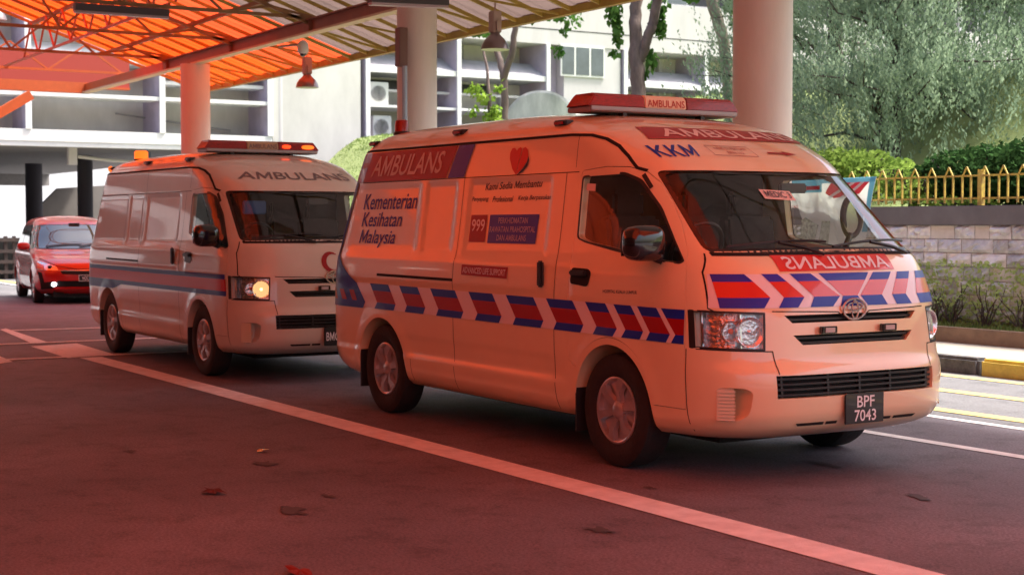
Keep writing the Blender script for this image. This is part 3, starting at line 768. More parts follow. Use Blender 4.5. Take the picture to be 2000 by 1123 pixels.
        pc = [(-.825,-.685,0,0,.108,.061),(-.596,-.50,.103,.058,.147,.09),(-.422,-.274,.139,.10,.187,.12),(-.215,.175,.15,.12,-.125,-.085),
              (.211,.361,-.139,-.092,-.118,-.085),(.417,.535,-.09,-.066,-.09,-.05),(.60,.83,-.05,-.03,0,0)]
        bl, rd = [], []
        for (a, b, dml, dbl, dmr, dbr) in pc:
            k = (a, b, dml, dbl, dmr, dbr, Z1, ZV, Z0)
            bl.append(cutband(*k, Z1, 1.147)); rd.append(cutband(*k, 1.147, ZV)); bl.append(cutband(*k, ZV, Z0))
        patch("bonnet_blue", bl, fr(.005), m_dblue, t, .03); patch("bonnet_red", rd, fr(.005), mat("decal_bright_red", (.62,.02,.015), rough=.28, coat=.6), t, .03)
        patch("bonnet_panel", [[(-.475,1.203),(.40,1.203),(.375,1.292),(-.50,1.292)]], fr(.004), mat("decal_bright_red", (.6,0,0)), t, .04)
        v, f2 = text2d("AMBULANS"); v = [(1-a, b) for a, b in v]
        patch("bonnet_lettering", [], fr(.007), m_dwhite, t, .04, [((v, f2), [(-.425,1.214),(.365,1.214),(.345,1.282),(-.45,1.282)])])
        # over the windscreen
        patch("crown_panel", [[(-.63,1.99),(.60,1.99),(.56,2.062),(-.585,2.075)]], fr(.004), m_dred, t, .04)
        patch("crown_lettering", [], fr(.007), mat("letter_pale", (.6,.6,.6)), t, .04, [(text2d("AMBULANS"), [(-.53,2.003),(.52,2.0),(.50,2.052),(-.50,2.062)])])
        patch("crown_initials", [], fr(.005), m_dblue, t, .04, [(text2d("KKM", shear=-.2), [(-.70,1.870),(-.47,1.875),(-.43,1.95),(-.69,1.945)])])
        box_ = [(-.36,1.885),(-.04,1.88),(-.05,1.942),(-.36,1.947)]
        patch("crown_box", strip(box_, .003, True), fr(.005), m_dred, t, .04, [(text2d("YANG DI-PERTUAN"), [(-.32,1.922),(-.08,1.919),(-.08,1.934),(-.32,1.937)]), (text2d("BKN 112"), [(-.25,1.895),(-.13,1.893),(-.13,1.909),(-.25,1.911)])])
        patch("crown_arrow", [[(.07,1.903),(.21,1.900),(.21,1.911),(.07,1.914)], [(.20,1.892),(.31,1.903),(.20,1.921)]], fr(.005), m_dred, t, .04)
        patch("windscreen_label", [[(-.235,1.625),(-.005,1.615),(-.005,1.672),(-.235,1.682)]], fr(-.005), m_label, t, .05)
        patch("windscreen_label_lettering", [], fr(.0), m_dk, t, .05, [(text2d("MEDIC 3"), [(-.215,1.634),(-.025,1.625),(-.025,1.662),(-.215,1.671)])])
        patch("window_sticker", [[(-.40,1.68),(-.30,1.675),(-.30,1.72),(-.40,1.725)]], sd_(-.006), m_label, door, .05)
    else:
        fz = [(-4.30,.70)]
        patch("blue_band", [[(-4.3,.955),(.66,.955),(.66,1.0),(-4.3,1.0)], [(-4.3,.80),(.69,.80),(.69,.845),(-4.3,.845)], [(-4.3,.745),(-2.9,.745),(-2.6,.80),(-4.3,.80)]], sd_(.004), mat("decal_faded_blue", (.015,.02,.32), rough=.4, coat=.1, spec=.3), t, .022)
        patch("red_band", [[(-4.3,.845),(.69,.845),(.675,.955),(-4.3,.955)]], sd_(.004), mat("decal_faded_red", (.50,.012,.014), rough=.4, coat=.1, spec=.3), t, .022)
        patch("crown_lettering", [], fr(.004), m_dgrey, t, .04, [(text2d("AMBULANS"), [(-.60,1.905),(.60,1.90),(.55,1.975),(-.55,1.98)])])
        # crescent
        c0 = (-.02, 1.115); out = []
        for k in range(15):
            a = R(50 + 260*k/14); out.append((c0[0]+.095*math.cos(a), c0[1]+.095*math.sin(a)))
        for k in range(15):
            a = R(298 - 236*k/14); out.append((c0[0]+.028+.072*math.cos(a), c0[1]+.072*math.sin(a)))
        patch("crescent_emblem", [out], fr(.004), m_dred, t, .04)
        MB().box((.33,-.50,1.63), (.02,.24,.13)).build("windscreen_card", mat("blue_card", (.008,.10,.30), rough=.5), t, bevel=.02)
    return t

van1 = tag(ambulance("ambulance", (0,0,0), 0, m_cream, True), "cream ambulance in front with red and blue chevrons, 999 panel and plate BPF 7043", "ambulance", "ambulances queuing under the canopy")
van2 = tag(ambulance("ambulance", (-6.63,-.205,0), R(-.5), m_white, False), "white ambulance behind with lit headlight, lit amber beacon and plain striped side", "ambulance", "ambulances queuing under the canopy")

# ================================================================ THE PLACE
m_asph = None
def asphalt(name, c, c2, sc1=.35):
    m = bpy.data.materials.new(name); m.use_nodes = True; n = m.node_tree.nodes; l = m.node_tree.links; b = n["Principled BSDF"]
    tc = n.new("ShaderNodeTexCoord")
    def noise(s, d, ro=.6):
        t = n.new("ShaderNodeTexNoise"); t.inputs["Scale"].default_value = s; t.inputs["Detail"].default_value = d; t.inputs["Roughness"].default_value = ro
        l.new(tc.outputs["Object"], t.inputs["Vector"]); return t
    a = noise(sc1, 6); f = noise(62, 5, .8); p = noise(3.2, 7, .8)
    r = n.new("ShaderNodeValToRGB"); r.color_ramp.elements[0].position = .35; r.color_ramp.elements[1].position = .68
    r.color_ramp.elements[0].color = lin(c2); r.color_ramp.elements[1].color = lin(c); l.new(a.outputs["Fac"], r.inputs[0])
    r2 = n.new("ShaderNodeValToRGB"); r2.color_ramp.elements[0].position = .38; r2.color_ramp.elements[1].position = .72
    r2.color_ramp.elements[0].color = (.6,.6,.6,1); r2.color_ramp.elements[1].color = (1.7,1.7,1.7,1); l.new(f.outputs["Fac"], r2.inputs[0])
    r3 = n.new("ShaderNodeValToRGB"); r3.color_ramp.elements[0].position = .36; r3.color_ramp.elements[1].position = .50
    r3.color_ramp.elements[0].color = (.6,.6,.6,1); r3.color_ramp.elements[1].color = (1,1,1,1); l.new(p.outputs["Fac"], r3.inputs[0])
    m1 = n.new("ShaderNodeMixRGB"); m1.blend_type = 'MULTIPLY'; m1.inputs[0].default_value = 1; l.new(r.outputs[0], m1.inputs[1]); l.new(r2.outputs[0], m1.inputs[2])
    m2 = n.new("ShaderNodeMixRGB"); m2.blend_type = 'MULTIPLY'; m2.inputs[0].default_value = .8; l.new(m1.outputs[0], m2.inputs[1]); l.new(r3.outputs[0], m2.inputs[2])
    l.new(m2.outputs[0], b.inputs["Base Color"]); b.inputs["Roughness"].default_value = .62; b.inputs["Specular IOR Level"].default_value = .18
    bp = n.new("ShaderNodeBump"); bp.inputs["Strength"].default_value = .5; bp.inputs["Distance"].default_value = .004
    l.new(f.outputs["Fac"], bp.inputs["Height"]); l.new(bp.outputs[0], b.inputs["Normal"]); return m
m_asph = asphalt("asphalt", (.200,.178,.205), (.128,.115,.134), .55)
m_asph2 = asphalt("asphalt_pale", (.17,.17,.18), (.13,.13,.138))
m_line = mat("line_white", (.88,.86,.86), rough=.6, var=.3, vscale=7, c2=(.68,.65,.65), bump=.3, bscale=90)
m_liney = mat("line_yellow", (.62,.46,.13), rough=.6, var=.4, vscale=10, c2=(.42,.33,.14))
def grid_sheet(name, x0, x1, y0, y1, z, m, nx=1, ny=1, kind="structure"):
    mb = MB(); vs = [(x0+(x1-x0)*i/nx, y0+(y1-y0)*j/ny, z) for j in range(ny+1) for i in range(nx+1)]
    mb.add(vs, [(j*(nx+1)+i, j*(nx+1)+i+1, (j+1)*(nx+1)+i+1, (j+1)*(nx+1)+i) for j in range(ny) for i in range(nx)])
    o = mb.build(name, m)
    if kind: tag(o, kind=kind)
    return o
grid_sheet("ground", -700, 700, -700, 700, -.012, m_asph2)
grid_sheet("forecourt", -22.6, 30, -12, 2.62, 0, m_asph)
grid_sheet("road", -60, 60, 2.62, 5.36, -.002, m_asph2)
# painted markings, each line a thin sheet with worn edges
def line(name, poly, m, z=.004, kind="structure"):
    bm = bmesh.new(); bm.faces.new([bm.verts.new((p[0], p[1], z)) for p in poly]); me = bpy.data.meshes.new(name); bm.to_mesh(me); bm.free()
    if me.polygons[0].normal.z < 0: me.flip_normals()
    return tag(link(name, me, m), kind=kind)
def xl(y0, y1, x0, x1): return [(x0,y0),(x1,y0),(x1,y1),(x0,y1)]
line("lane_line", xl(-1.61,-1.365,-9.2,12), m_line); line("lane_line", xl(1.46,1.57,-9,14), m_line)
line("lane_line", xl(2.52,2.62,-60,30), m_line)
for a, b in ((2.86,3.03),(3.95,4.13),(5.00,5.15)): line("yellow_line", xl(a,b,-60,30), m_liney, .003)
line("cross_line", [(-9.35,-8),(-9.2,-8),(-9.3,1.46),(-9.45,1.46)], m_line, .008); line("cross_line", [(-11.5,-8),(-11.35,-8),(-11.5,1.46),(-11.65,1.46)], m_line, .008)
line("cross_line", [(-14.0,-1.25),(-13.85,-1.25),(-13.6,1.46),(-13.75,1.46)], m_line, .008)
g = lambda u, v: tuple(at(u, v, 2, 0))[:2]
line("hatching", [g(0,644), g(60,670), g(94,669), g(12,642)], m_line, .004); line("hatching", [g(60,677), g(150,671), g(222,692), g(133,700)], m_line, .004)
line("hatching", [g(-60,690), g(-10,712), g(25,707), g(-30,683)], m_line, .004)
# stains and leaf litter on the tarmac
m_stain = mat("stain", (.065,.055,.058), rough=.7); m_leafd = mat("dry_leaf", (.11,.015,.012), rough=.7, var=.5, vscale=30); m_foil = mat("foil", (.85,.75,.4), rough=.2, metal=.9)
def stain(u, v, a, b, seed):
    rn = random.Random(seed); c = at(u, v, 2, .004); pts = []
    for k in range(18):
        t = 2*math.pi*k/18; q = 1+1.1*(rn.random()-.5); pts.append((c.x+a*q*math.cos(t)*.9, c.y+b*q*math.sin(t)*.8))
    line("stain", pts, m_stain, .005)
for i, (u, v, a, b) in enumerate([(1610,906,.12,.05),(1170,1034,.09,.06),(570,995,.12,.07),(520,905,.10,.08),(1795,970,.10,.06),(640,968,.07,.03),(1270,952,.05,.03),(255,880,.08,.05)]): stain(u, v, a, b, i)
def litter(u, v, s, m_, label, name="dry_leaf", seed=1):
    rn = random.Random(seed); c = at(u, v, 2, .0); mb = MB(); n = 14; vs = [(0,0,.02)]
    for k in range(n):
        t = 2*math.pi*k/n; q = (1 if k % 3 else .55)*(.8+.4*rn.random()); vs.append((s*q*math.cos(t)*1.2, s*q*math.sin(t)*.7, .004+.02*rn.random()))
    mb.add(vs, [(0, 1+k, 1+(k+1)%n) for k in range(n)])
    o = mb.build(name, m_); o.location = (c.x, c.y, .002); tag(o, label, "litter" if name != "dry_leaf" else "leaf")
litter(418, 963, .09, m_leafd, "dark red dried leaf lying on the tarmac at lower left", seed=3)
litter(585, 1121, .08, mat("dry_leaf_red", (.20,.015,.01), rough=.7), "bright red dried leaf at the bottom edge of the photo", seed=4)
litter(513, 883, .05, m_foil, "crumpled glinting foil scrap on the tarmac near the lane line", "foil_scrap", 5)

# ---------------------------------------------------------------- kerb, pavement, planting strip
m_conc = mat("pavement_concrete", (.34,.30,.25), rough=.85, var=.25, vscale=4, bump=.2)
m_kb = mat("kerb_black", (.03,.03,.035), rough=.6, var=.5, vscale=9, c2=(.12,.12,.13)); m_ky = mat("kerb_yellow", (.66,.50,.09), rough=.55, var=.25, vscale=9)
m_brown = mat("planter_brown", (.27,.18,.12), rough=.85, var=.3, vscale=6, bump=.2)
tag(MB().span((-40,5.52,-.1),(20,6.98,.13)).build("pavement", m_conc), kind="structure")
k = 0; xk = -2.73
kx = [xk-1.55*i for i in range(0, 22)][::-1] + [xk+1.55*i for i in range(1, 12)]
kerb = empty("kerb", (0,5.4,0)); tag(kerb, kind="structure")
for i, x in enumerate(kx[:-1]):
    m_ = m_kb if (i - kx.index(xk)) % 2 else m_ky
    b_ = MB().span((x+.012, -.06, -.1), (kx[i+1]-.012, .115, .165)); b_.build("kerb_stone", m_, kerb, bevel=.03)
tag(MB().span((-40,6.98,-.1),(20,7.13,.30)).build("planter_kerb", m_brown, bevel=.012), "low brown concrete planter kerb along the foot of the stone wall", "kerb")
soil = tag(grid_sheet("planting_strip", -40, 20, 7.13, 7.6, .24, mat("soil", (.26,.22,.14), rough=1, var=.5, vscale=6)), kind="structure")

# ---------------------------------------------------------------- stone retaining wall, parapet, fence
def stonemat():
    return mat("rough_stone", (.74,.76,.80), rough=.9, var=.5, vscale=5, c2=(.48,.49,.53), bump=.9, bscale=16)
m_stone = stonemat(); m_stone2 = mat("smooth_stone", (.66,.64,.62), rough=.85, var=.2, vscale=5, bump=.2)
m_par = mat("parapet_grey", (.155,.15,.165), rough=.8, var=.25, vscale=2.5, bump=.1)
wall = empty("stone_wall", (0,7.6,0)); tag(wall, "pale rough-faced block wall with a grey parapet below the yellow fence", "wall")
rn = random.Random(11)
X0, X1 = -12.0, 2.0
mbs = [MB(), MB(), MB(), MB()]
nrow = 9; H = 1.455/nrow
for r in range(nrow):
    x = X0 + rn.random()*.3
    while x < X1:
        wd = rn.uniform(.20, .52); z0, z1 = r*H+.004, (r+1)*H-.004; smooth_ = rn.random() < .13
        q = mbs[1 if smooth_ else rn.choice((0,2,3))]; nx_, nz_ = 6, 4; vs = []
        for j in range(nz_+1):
            for i in range(nx_+1):
                e = (i in (0, nx_)) or (j in (0, nz_))
                d = 0 if (e or smooth_) else rn.uniform(.004, .075)
                vs.append((x+.004+(wd-.008)*i/nx_ + (0 if e else rn.uniform(-.012,.012)), -.0-d, z0+(z1-z0)*j/nz_))
        fs = [(j*(nx_+1)+i, j*(nx_+1)+i+1, (j+1)*(nx_+1)+i+1, (j+1)*(nx_+1)+i) for j in range(nz_) for i in range(nx_)]
        q.add(vs, fs); x += wd
mbs[0].build("rough_blocks", m_stone, wall); mbs[1].build("smooth_blocks", m_stone2, wall)
mbs[2].build("rough_blocks", mat("rough_stone_dark", (.62,.64,.68), rough=.9, var=.5, vscale=6, c2=(.36,.37,.40), bump=.9, bscale=16), wall); mbs[3].build("rough_blocks", mat("rough_stone_pale", (.84,.85,.87), rough=.9, var=.5, vscale=7, c2=(.60,.61,.64), bump=.9, bscale=16), wall)
MB().span((-40,.012,0),(12,.30,1.455)).build("mortar", mat("mortar", (.34,.33,.33), rough=.95), wall)
MB().span((-40,-.05,1.455),(12,.34,1.685)).build("parapet", m_par, wall, bevel=.008)
m_fy = mat("fence_yellow", (.60,.46,.07), rough=.6, var=.55, vscale=14, c2=(.30,.19,.06))
fence = empty("picket_fence", (0,7.68,1.685)); tag(fence, "yellow metal picket fence with pointed tops above the grey parapet", "fence")
for z in (.085, .35): MB().span((-11,-.012,z-.011),(4,.012,z+.011)).build("rail", m_fy, fence)
pk = MB(); pitch = .272; x = -4.19-.065-24*pitch; n_p = 0
while x < 2.0:
    pk = MB().span((-.0075,-.028,.03),(.0075,-.004,.35)).span((.1225,-.028,.03),(.1375,-.004,.35))
    pk.bar((0,-.016,.345),(.065,-.016,.455), .014, .014).bar((.13,-.016,.345),(.065,-.016,.455), .014, .014)
    if n_p == 0: pkm = pk.mesh("picket")
    link("picket", pkm, m_fy, fence, (x, 0, 0)); x += pitch; n_p += 1
for x in (-10.1, -7.35, -4.80, -2.3, .2): MB().span((x-.03,-.03,.0),(x+.03,.03,.42)).build("post", m_fy, fence)

# banner tied to the fence
m_ban = [sheetmat("banner_white", (.74,.76,.76), (.74,.76,.74), .45), sheetmat("banner_blue", (.16,.42,.58), (.2,.5,.65), .45), sheetmat("banner_red", (.55,.05,.07), (.6,.06,.08), .45), sheetmat("banner_grey", (.22,.25,.24), (.25,.28,.27), .4)]
BY = 7.52
def bmapf(o):   # u 0..1 left to right, v 0..1 bottom to top
    def f(u, v):
        x = -8.75 + u*(2.40 + .0*v) - (.18*(1-v) if u > .8 else .18*(1-v)*u/.8); z = 1.20 + v*(.84+.02*u)
        y = BY - .03*math.sin(u*9+2*v) - .02*math.sin(u*23+v*5) - o
        return (x, y, z)
    return f
ban = patch("banner", [[(0,0),(1,0),(1,1),(0,1)]], bmapf(0), m_ban[0], None, .05); tag(ban, "creased white banner with blue and red bands tied to the yellow fence", "banner")
patch("banner_border", [[(0,.93),(1,.93),(1,1),(0,1)], [(.965,.2),(1,.2),(1,1),(.965,1)], [(.0,.80),(.62,.80),(.62,.93),(0,.93)]], bmapf(.004), m_ban[1], ban, .05)
patch("banner_red_rays", [[(.70,.93),(.965,.93),(.90,.76),(.74,.70),(.66,.78)], [(.30,.83),(.38,.83),(.38,.93),(.30,.93)], [(.40,.84),(.60,.84),(.60,.90),(.40,.90)]], bmapf(.006), m_ban[2], ban, .05)
patch("banner_white_rays", [[(.68,.70),(.71,.69),(.86,.93),(.83,.93)], [(.75,.66),(.79,.67),(.93,.93),(.90,.93)]], bmapf(.009), m_ban[0], ban, .05)
patch("banner_red_lettering", [], bmapf(.006), m_ban[2], ban, .05, [(text2d("PENGUMUMAN"), [(.02,.66),(.25,.66),(.25,.73),(.02,.73)]), (text2d("PUSAT RAWATAN HARIAN"), [(.0,.56),(.42,.56),(.42,.62),(.0,.62)])])
patch("banner_lettering", [], bmapf(.006), m_ban[3], ban, .05, [(text2d("DI HOSPITAL"), [(.0,.46),(.22,.46),(.22,.52),(.0,.52)]), (text2d("TINGKAT BAWAH"), [(.0,.37),(.32,.37),(.32,.43),(.0,.43)]), (text2d("JALAN"), [(.2,.08),(.32,.08),(.32,.13),(.2,.13)])])
patch("banner_picture", [[(.38,.0),(.60,.0),(.62,.30),(.50,.42),(.42,.34),(.38,.18)], [(.64,.02),(.72,.02),(.72,.36),(.64,.36)]], bmapf(.005), mat("banner_picture", (.45,.50,.44), rough=.6, var=.7, vscale=22), ban, .05)

# ---------------------------------------------------------------- terrain behind the wall
m_grass = mat("grass_bank", (.22,.27,.10), rough=1, var=.4, vscale=1.2, c2=(.15,.19,.06), bump=.6, bscale=25)
def terr(x, y):
    z = interp([(7.9,1.5),(9.5,1.75),(11.4,2.38),(12.4,2.95),(13.8,4.0),(16,4.25),(30,4.6),(60,5)], y)
    return z + .06*math.sin(x*.7+y) + .05*math.sin(y*1.3-x*.4)
mb = MB(); nx, ny = 90, 60; vs = []
for j in range(ny+1):
    for i in range(nx+1):
        x = -34.4+50*i/nx; y = 7.9+52*(j/ny)**1.5; vs.append((x, y, terr(x, y)))
mb.add(vs, [(j*(nx+1)+i, j*(nx+1)+i+1, (j+1)*(nx+1)+i+1, (j+1)*(nx+1)+i) for j in range(ny) for i in range(nx)])
tag(mb.build("grass_bank", m_grass, smooth=60), kind="structure")
# short grass blades on the bank and in the strip
def blades(name, pts, h, m_, label=None):
    mb = MB(); rn = random.Random(5)
    for p in pts:
        a = rn.uniform(0, 6.28); hh = h*rn.uniform(.5, 1.2); w_ = .012+.01*rn.random(); dx, dy = math.cos(a)*w_, math.sin(a)*w_; lx, ly = rn.uniform(-.4,.4)*hh, rn.uniform(-.4,.4)*hh
        mb.add([(p[0]-dx,p[1]-dy,p[2]),(p[0]+dx,p[1]+dy,p[2]),(p[0]+lx,p[1]+ly,p[2]+hh)], [(0,1,2)])
    o = MB2(mb, name, m_); return tag(o, kind="stuff")
def MB2(mb, name, m_, parent=None):
    me = bpy.data.meshes.new(name); me.from_pydata(mb.v, [], mb.f); return link(name, me, m_, parent)
lf_grass = leafmat("leaf_grass", (.26,.34,.11), (.16,.23,.07), .4)
rn = random.Random(3); pts = []
for _ in range(9000):
    x = rn.uniform(-13,-1); y = rn.uniform(7.14,7.56); pts.append((x, y, .24))
blades("strip_grass", pts, .10, lf_grass)
pts = []
for _ in range(16000):
    x = rn.uniform(-33,-7); y = 9.5+ 6*rn.random(); pts.append((x, y, terr(x,y)-.02))
for _ in range(9000):
    x = rn.uniform(-34.3,-28); y = rn.uniform(11,17); pts.append((x, y, terr(x,y)-.02))
blades("bank_grass", pts, .07, lf_grass)

# ---------------------------------------------------------------- leaves and plants
def leafcluster(mb, c, r, n, size, rn, droop=0., flat=1.):
    for _ in range(n):
        while True:
            v = Vector((rn.uniform(-1,1), rn.uniform(-1,1), rn.uniform(-1,1)))
            if v.length < 1: break
        p = Vector(c) + Vector((v.x*r[0], v.y*r[1], v.z*r[2]))
        leaf(mb, p, size*rn.uniform(.6,1.3), rn, droop)
def leaf(mb, p, s, rn, droop=0., asp=.38, dirv=None):
    d = dirv or Vector((rn.uniform(-1,1), rn.uniform(-1,1), rn.uniform(-1,.6)-droop)); d.normalize()
    sd2 = d.cross(Vector((rn.uniform(-1,1), rn.uniform(-1,1), rn.uniform(-1,1)))).normalized()*s*asp
    mb.add([p, p+d*s*.45+sd2, p+d*s, p+d*s*.45-sd2], [(0,1,2,3)])
def limb(mb, a, b, r0, r1, rn, n=5, wob=.05, seg=8):
    a, b = Vector(a), Vector(b); L = (b-a).length; pts = [a]
    for i in range(1, n): pts.append(a+(b-a)*i/n + Vector((rn.uniform(-1,1), rn.uniform(-1,1), rn.uniform(-1,1)))*wob*L)
    pts.append(b); mb.tube(pts, [r0+(r1-r0)*i/n for i in range(n+1)], seg); return pts
m_bark = mat("bark_grey", (.20,.145,.125), rough=.95, var=.5, vscale=7, bump=.9, bscale=14, stretch=(1,1,.35))
m_barkp = mat("bark_pale", (.34,.29,.23), rough=.9, var=.35, vscale=5, bump=.5, bscale=14, stretch=(1,1,.4))
m_barkd = mat("bark_dark", (.07,.05,.045), rough=.95, var=.4, vscale=8, bump=.6)
lf_mid = leafmat("leaf_mid", (.10,.20,.045), (.05,.12,.025)); lf_lime = leafmat("leaf_lime", (.30,.42,.07), (.17,.29,.04))
lf_dark = leafmat("leaf_dark", (.045,.10,.03), (.02,.05,.015), .25); lf_hedge = leafmat("leaf_hedge", (.27,.38,.08), (.12,.20,.035), .45)
lf_con = leafmat("leaf_juniper", (.31,.41,.275), (.17,.235,.15), .4, 2.2); lf_pale = leafmat("leaf_wall_plant", (.50,.62,.24), (.34,.45,.15), .5)

# conifer with upright feathery plumes
def conifer(loc, H, rad, label, seed, nfan, zlow=0., aim=None):
    rn = random.Random(seed); t = empty("conifer", loc); tr = MB(); limb(tr, (0,0,-.3), (.2,.1,H*.92), .20, .03, rn, 8, .012, 10)
    ends = []
    for k in range(46):
        h = H*(.06+.84*k/46); a = rn.uniform(0, 6.283) if aim is None or k % 2 else aim+rn.uniform(-1.3,1.3); L = rad*(1-.72*(h/H)**1.4)*rn.uniform(.75,1.08)
        b = Vector((math.cos(a)*L, math.sin(a)*L, h + L*rn.uniform(-.05,.45)))
        p = limb(tr, (0.2*h/H,.1*h/H,h), b, .032, .006, rn, 4, .05, 5); ends.append((Vector((0,0,h)), b, L))
    tr.build("trunk", m_barkd, t)
    cr = MB()
    bases = []
    for a, b, L in ends:
        for i in range(nfan):
            u = rn.uniform(.12, 1.05); bases.append(a.lerp(b, u) + Vector((rn.gauss(0,1), rn.gauss(0,1), rn.gauss(0,.8)))*.20*(.6+u*.7))
    for i in range(nfan*22):
        hz = H*rn.random()**1.15*1.0 - .6; a_ = rn.uniform(0, 6.283); L = rad*(1-.72*(max(hz,0)/H)**1.4)*rn.uniform(.45,.98)*(1+.13*math.sin(a_*5+hz*2.3))
        bases.append(Vector((math.cos(a_)*L, math.sin(a_)*L, hz)))
    if True:
        for base in bases:
            if Vector(loc).y + base.y < 8.35: continue
            out = Vector((base.x, base.y, 0)); out = out.normalized() if out.length > 0 else Vector((1,0,0))
            up = (Vector((0,0,1)) + out*rn.uniform(.1,.8) + Vector((rn.uniform(-.3,.3), rn.uniform(-.3,.3), 0))).normalized()
            hh = rn.uniform(.2,.5)
            for j in range(15):
                v = j/14; wv = .11*math.sin(math.pi*min(1,(v*.85+.12)))*hh/.3
                p = base + up*hh*v + Vector((rn.uniform(-1,1), rn.uniform(-1,1), 0))*wv*.7
                d = (up*1.0 + Vector((rn.uniform(-1,1), rn.uniform(-1,1), rn.uniform(-.3,.5)))*.6)
                leaf(cr, p, rn.uniform(.045,.09), rn, 0, .22, d)
    MB2(cr, "crown", lf_con, t); tag(t, label, "tree"); return t
def PD(u, v, d): return Vector(CAM) + ray(u, v)*d
conifer(PD(1735,345,24), 6.4, 3.0, "large grey-green feathery conifer right of the big pink column", 21, 80, aim=-1.2)
conifer(PD(2010,350,25), 6.6, 2.9, "second grey-green conifer at the right edge, behind the dark hedge", 22, 72, aim=-1.4)
conifer(PD(1625,300,28), 7.0, 2.6, "conifer farther back, between the big column and the large feathery conifer", 23, 55, aim=-1.4)

def broadleaf(name, label, loc, limbs, leaves, mb_, lm_, seed, lsize=.12, group=None):
    rn = random.Random(seed); t = empty(name, loc); tr = MB()
    for (pts, r0, r1) in limbs:
        n = len(pts); P_ = []
        for i in range(n-1):
            for k in range(4): P_.append(Vector(pts[i]).lerp(Vector(pts[i+1]), k/4) + Vector((rn.uniform(-1,1),rn.uniform(-1,1),0))*r0*.16)
        P_.append(Vector(pts[-1])); m = len(P_); tr.tube(P_, [r0+(r1-r0)*i/(m-1) for i in range(m)], 12)
    tr.build("trunk", mb_, t, 60)
    cr = MB()
    for c, r, n, dr in leaves: leafcluster(cr, c, r, n, lsize, rn, dr)
    MB2(cr, "crown", lm_, t); return tag(t, label, "tree", group)

def PD(u, v, d): return Vector(CAM) + ray(u, v)*d
def rel(pts, o): return [tuple(Vector(p)-Vector(o)) for p in pts]
def tree_px(name, label, d, o_uv, limbs, leaves, mb_, lm_, seed, ls):
    o = PD(*o_uv, d); L = []
    for pts, w0, w1 in limbs: L.append((rel([PD(u, v, d+dd) for (u, v, dd) in pts], o), w0/2*d/FPX, w1/2*d/FPX))
    V = []
    for (u, v, ru, rv, n, dr) in leaves: V.append((Vector(PD(u, v, d))-o, (ru*d/FPX, ru*d/FPX, rv*d/FPX), n, dr))
    return broadleaf(name, label, o, L, V, mb_, lm_, seed, ls)
tree_px("street_tree", "slender forked brown tree left of the white dome, crown hidden by the canopy", 33, (985,262), [([(985,262,0),(986,190,0),(984,150,0),(974,110,.2),(958,70,.3),(940,-10,.5)],16,10), ([(984,155,0),(998,110,-.2),(1006,60,-.3),(1014,20,-.4),(1020,-60,-.6)],14,9)],
        [(1075,22,40,16,130,.3),(1115,35,22,20,70,.5),(1030,30,25,10,50,.3),(1090,98,12,14,34,.6),(1100,60,10,8,14,.4),(940,62,20,10,40,.4),(700,140,14,5,0,.3),(930,60,10,10,20,.4)], m_bark, lf_mid, 31, .13)
tree_px("sapling", "thin sapling with lime leaves beside the forked brown tree", 30, (958,262), [([(958,262,0),(956,200,0),(952,140,.1),(944,95,.2)],9,4)],
        [(930,175,18,14,60,.3),(950,190,16,14,50,.5),(965,215,18,12,60,.5),(925,215,12,10,30,.5),(975,170,8,12,24,.4),(960,232,20,8,60,.2)], m_bark, lf_lime, 32, .11)
tree_px("street_tree", "thick dark-barked tree forking above the light bar, with drooping leaves", 27, (1247,262), [([(1247,262,0),(1246,190,0),(1243,120,0),(1240,60,0),(1243,0,0),(1246,-70,0)],32,20), ([(1250,120,0),(1262,88,-.1),(1270,60,-.15),(1276,45,-.15),(1284,0,-.3),(1300,-60,-.5)],20,18)],
        [(1200,20,16,28,130,1.2),(1207,60,9,30,80,1.4),(1290,40,10,34,110,1.5),(1272,115,10,22,55,1.4),(1200,100,5,10,12,1.),(1285,10,22,18,70,.8),(1260,140,6,10,14,1.2)], m_bark, lf_mid, 33, .12)
tree_px("street_tree", "pale smooth curved tree trunk just left of the big pink column", 29, (1427,262), [([(1427,262,0),(1424,180,0),(1418,110,0),(1408,60,0),(1394,15,0),(1376,-50,0)],22,24)],
        [(1425,12,10,14,40,.8),(1350,-6,20,8,40,.5),(1430,40,6,6,8,.5)], m_barkp, lf_mid, 34, .12)

# hedges behind the fence
def hedge(label, boxes, m_, seed, size, cat="hedge"):
    rn = random.Random(seed); c0 = Vector(boxes[0][0]); t = empty("hedge", c0); cr = MB(); st = MB()
    for (c, r, n) in boxes:
        leafcluster(cr, Vector(c)-c0, r, n, size, rn)
        for _ in range(10):
            p = Vector(c)-c0; st.tube([(p.x+rn.uniform(-.6,.6)*r[0], p.y, p.z-r[2]*1.1), (p.x+rn.uniform(-.8,.8)*r[0], p.y+rn.uniform(-.5,.5)*r[1], p.z+r[2]*.6)], .012, 4)
    st.build("stem", m_barkd, t); MB2(cr, "foliage", m_, t); return tag(t, label, cat)
P8 = lambda u, v, y: at(u, v, 1, y)
hb = []
for (u, v, ru, rv, n) in [(1600,322,.9,.22,1100),(1650,325,.9,.25,1300),(1700,332,.8,.22,1000)]:
    hb.append((P8(u, v, 9.0), (ru, .5, rv), n))
hedge("bright lime green hedge above the banner, left of the gap in the fence", hb, lf_hedge, 41, .085)
hb = [(P8(u, v, 8.8), (ru, .55, rv), n) for (u, v, ru, rv, n) in [(1880,345,.62,.36,2600),(1950,340,.7,.40,2800),(2030,335,.7,.42,2200),(1830,350,.35,.22,900),(2120,335,.8,.42,1500)]]
hedge("dark glossy green hedge behind the pickets at the right edge", hb, lf_dark, 42, .075)
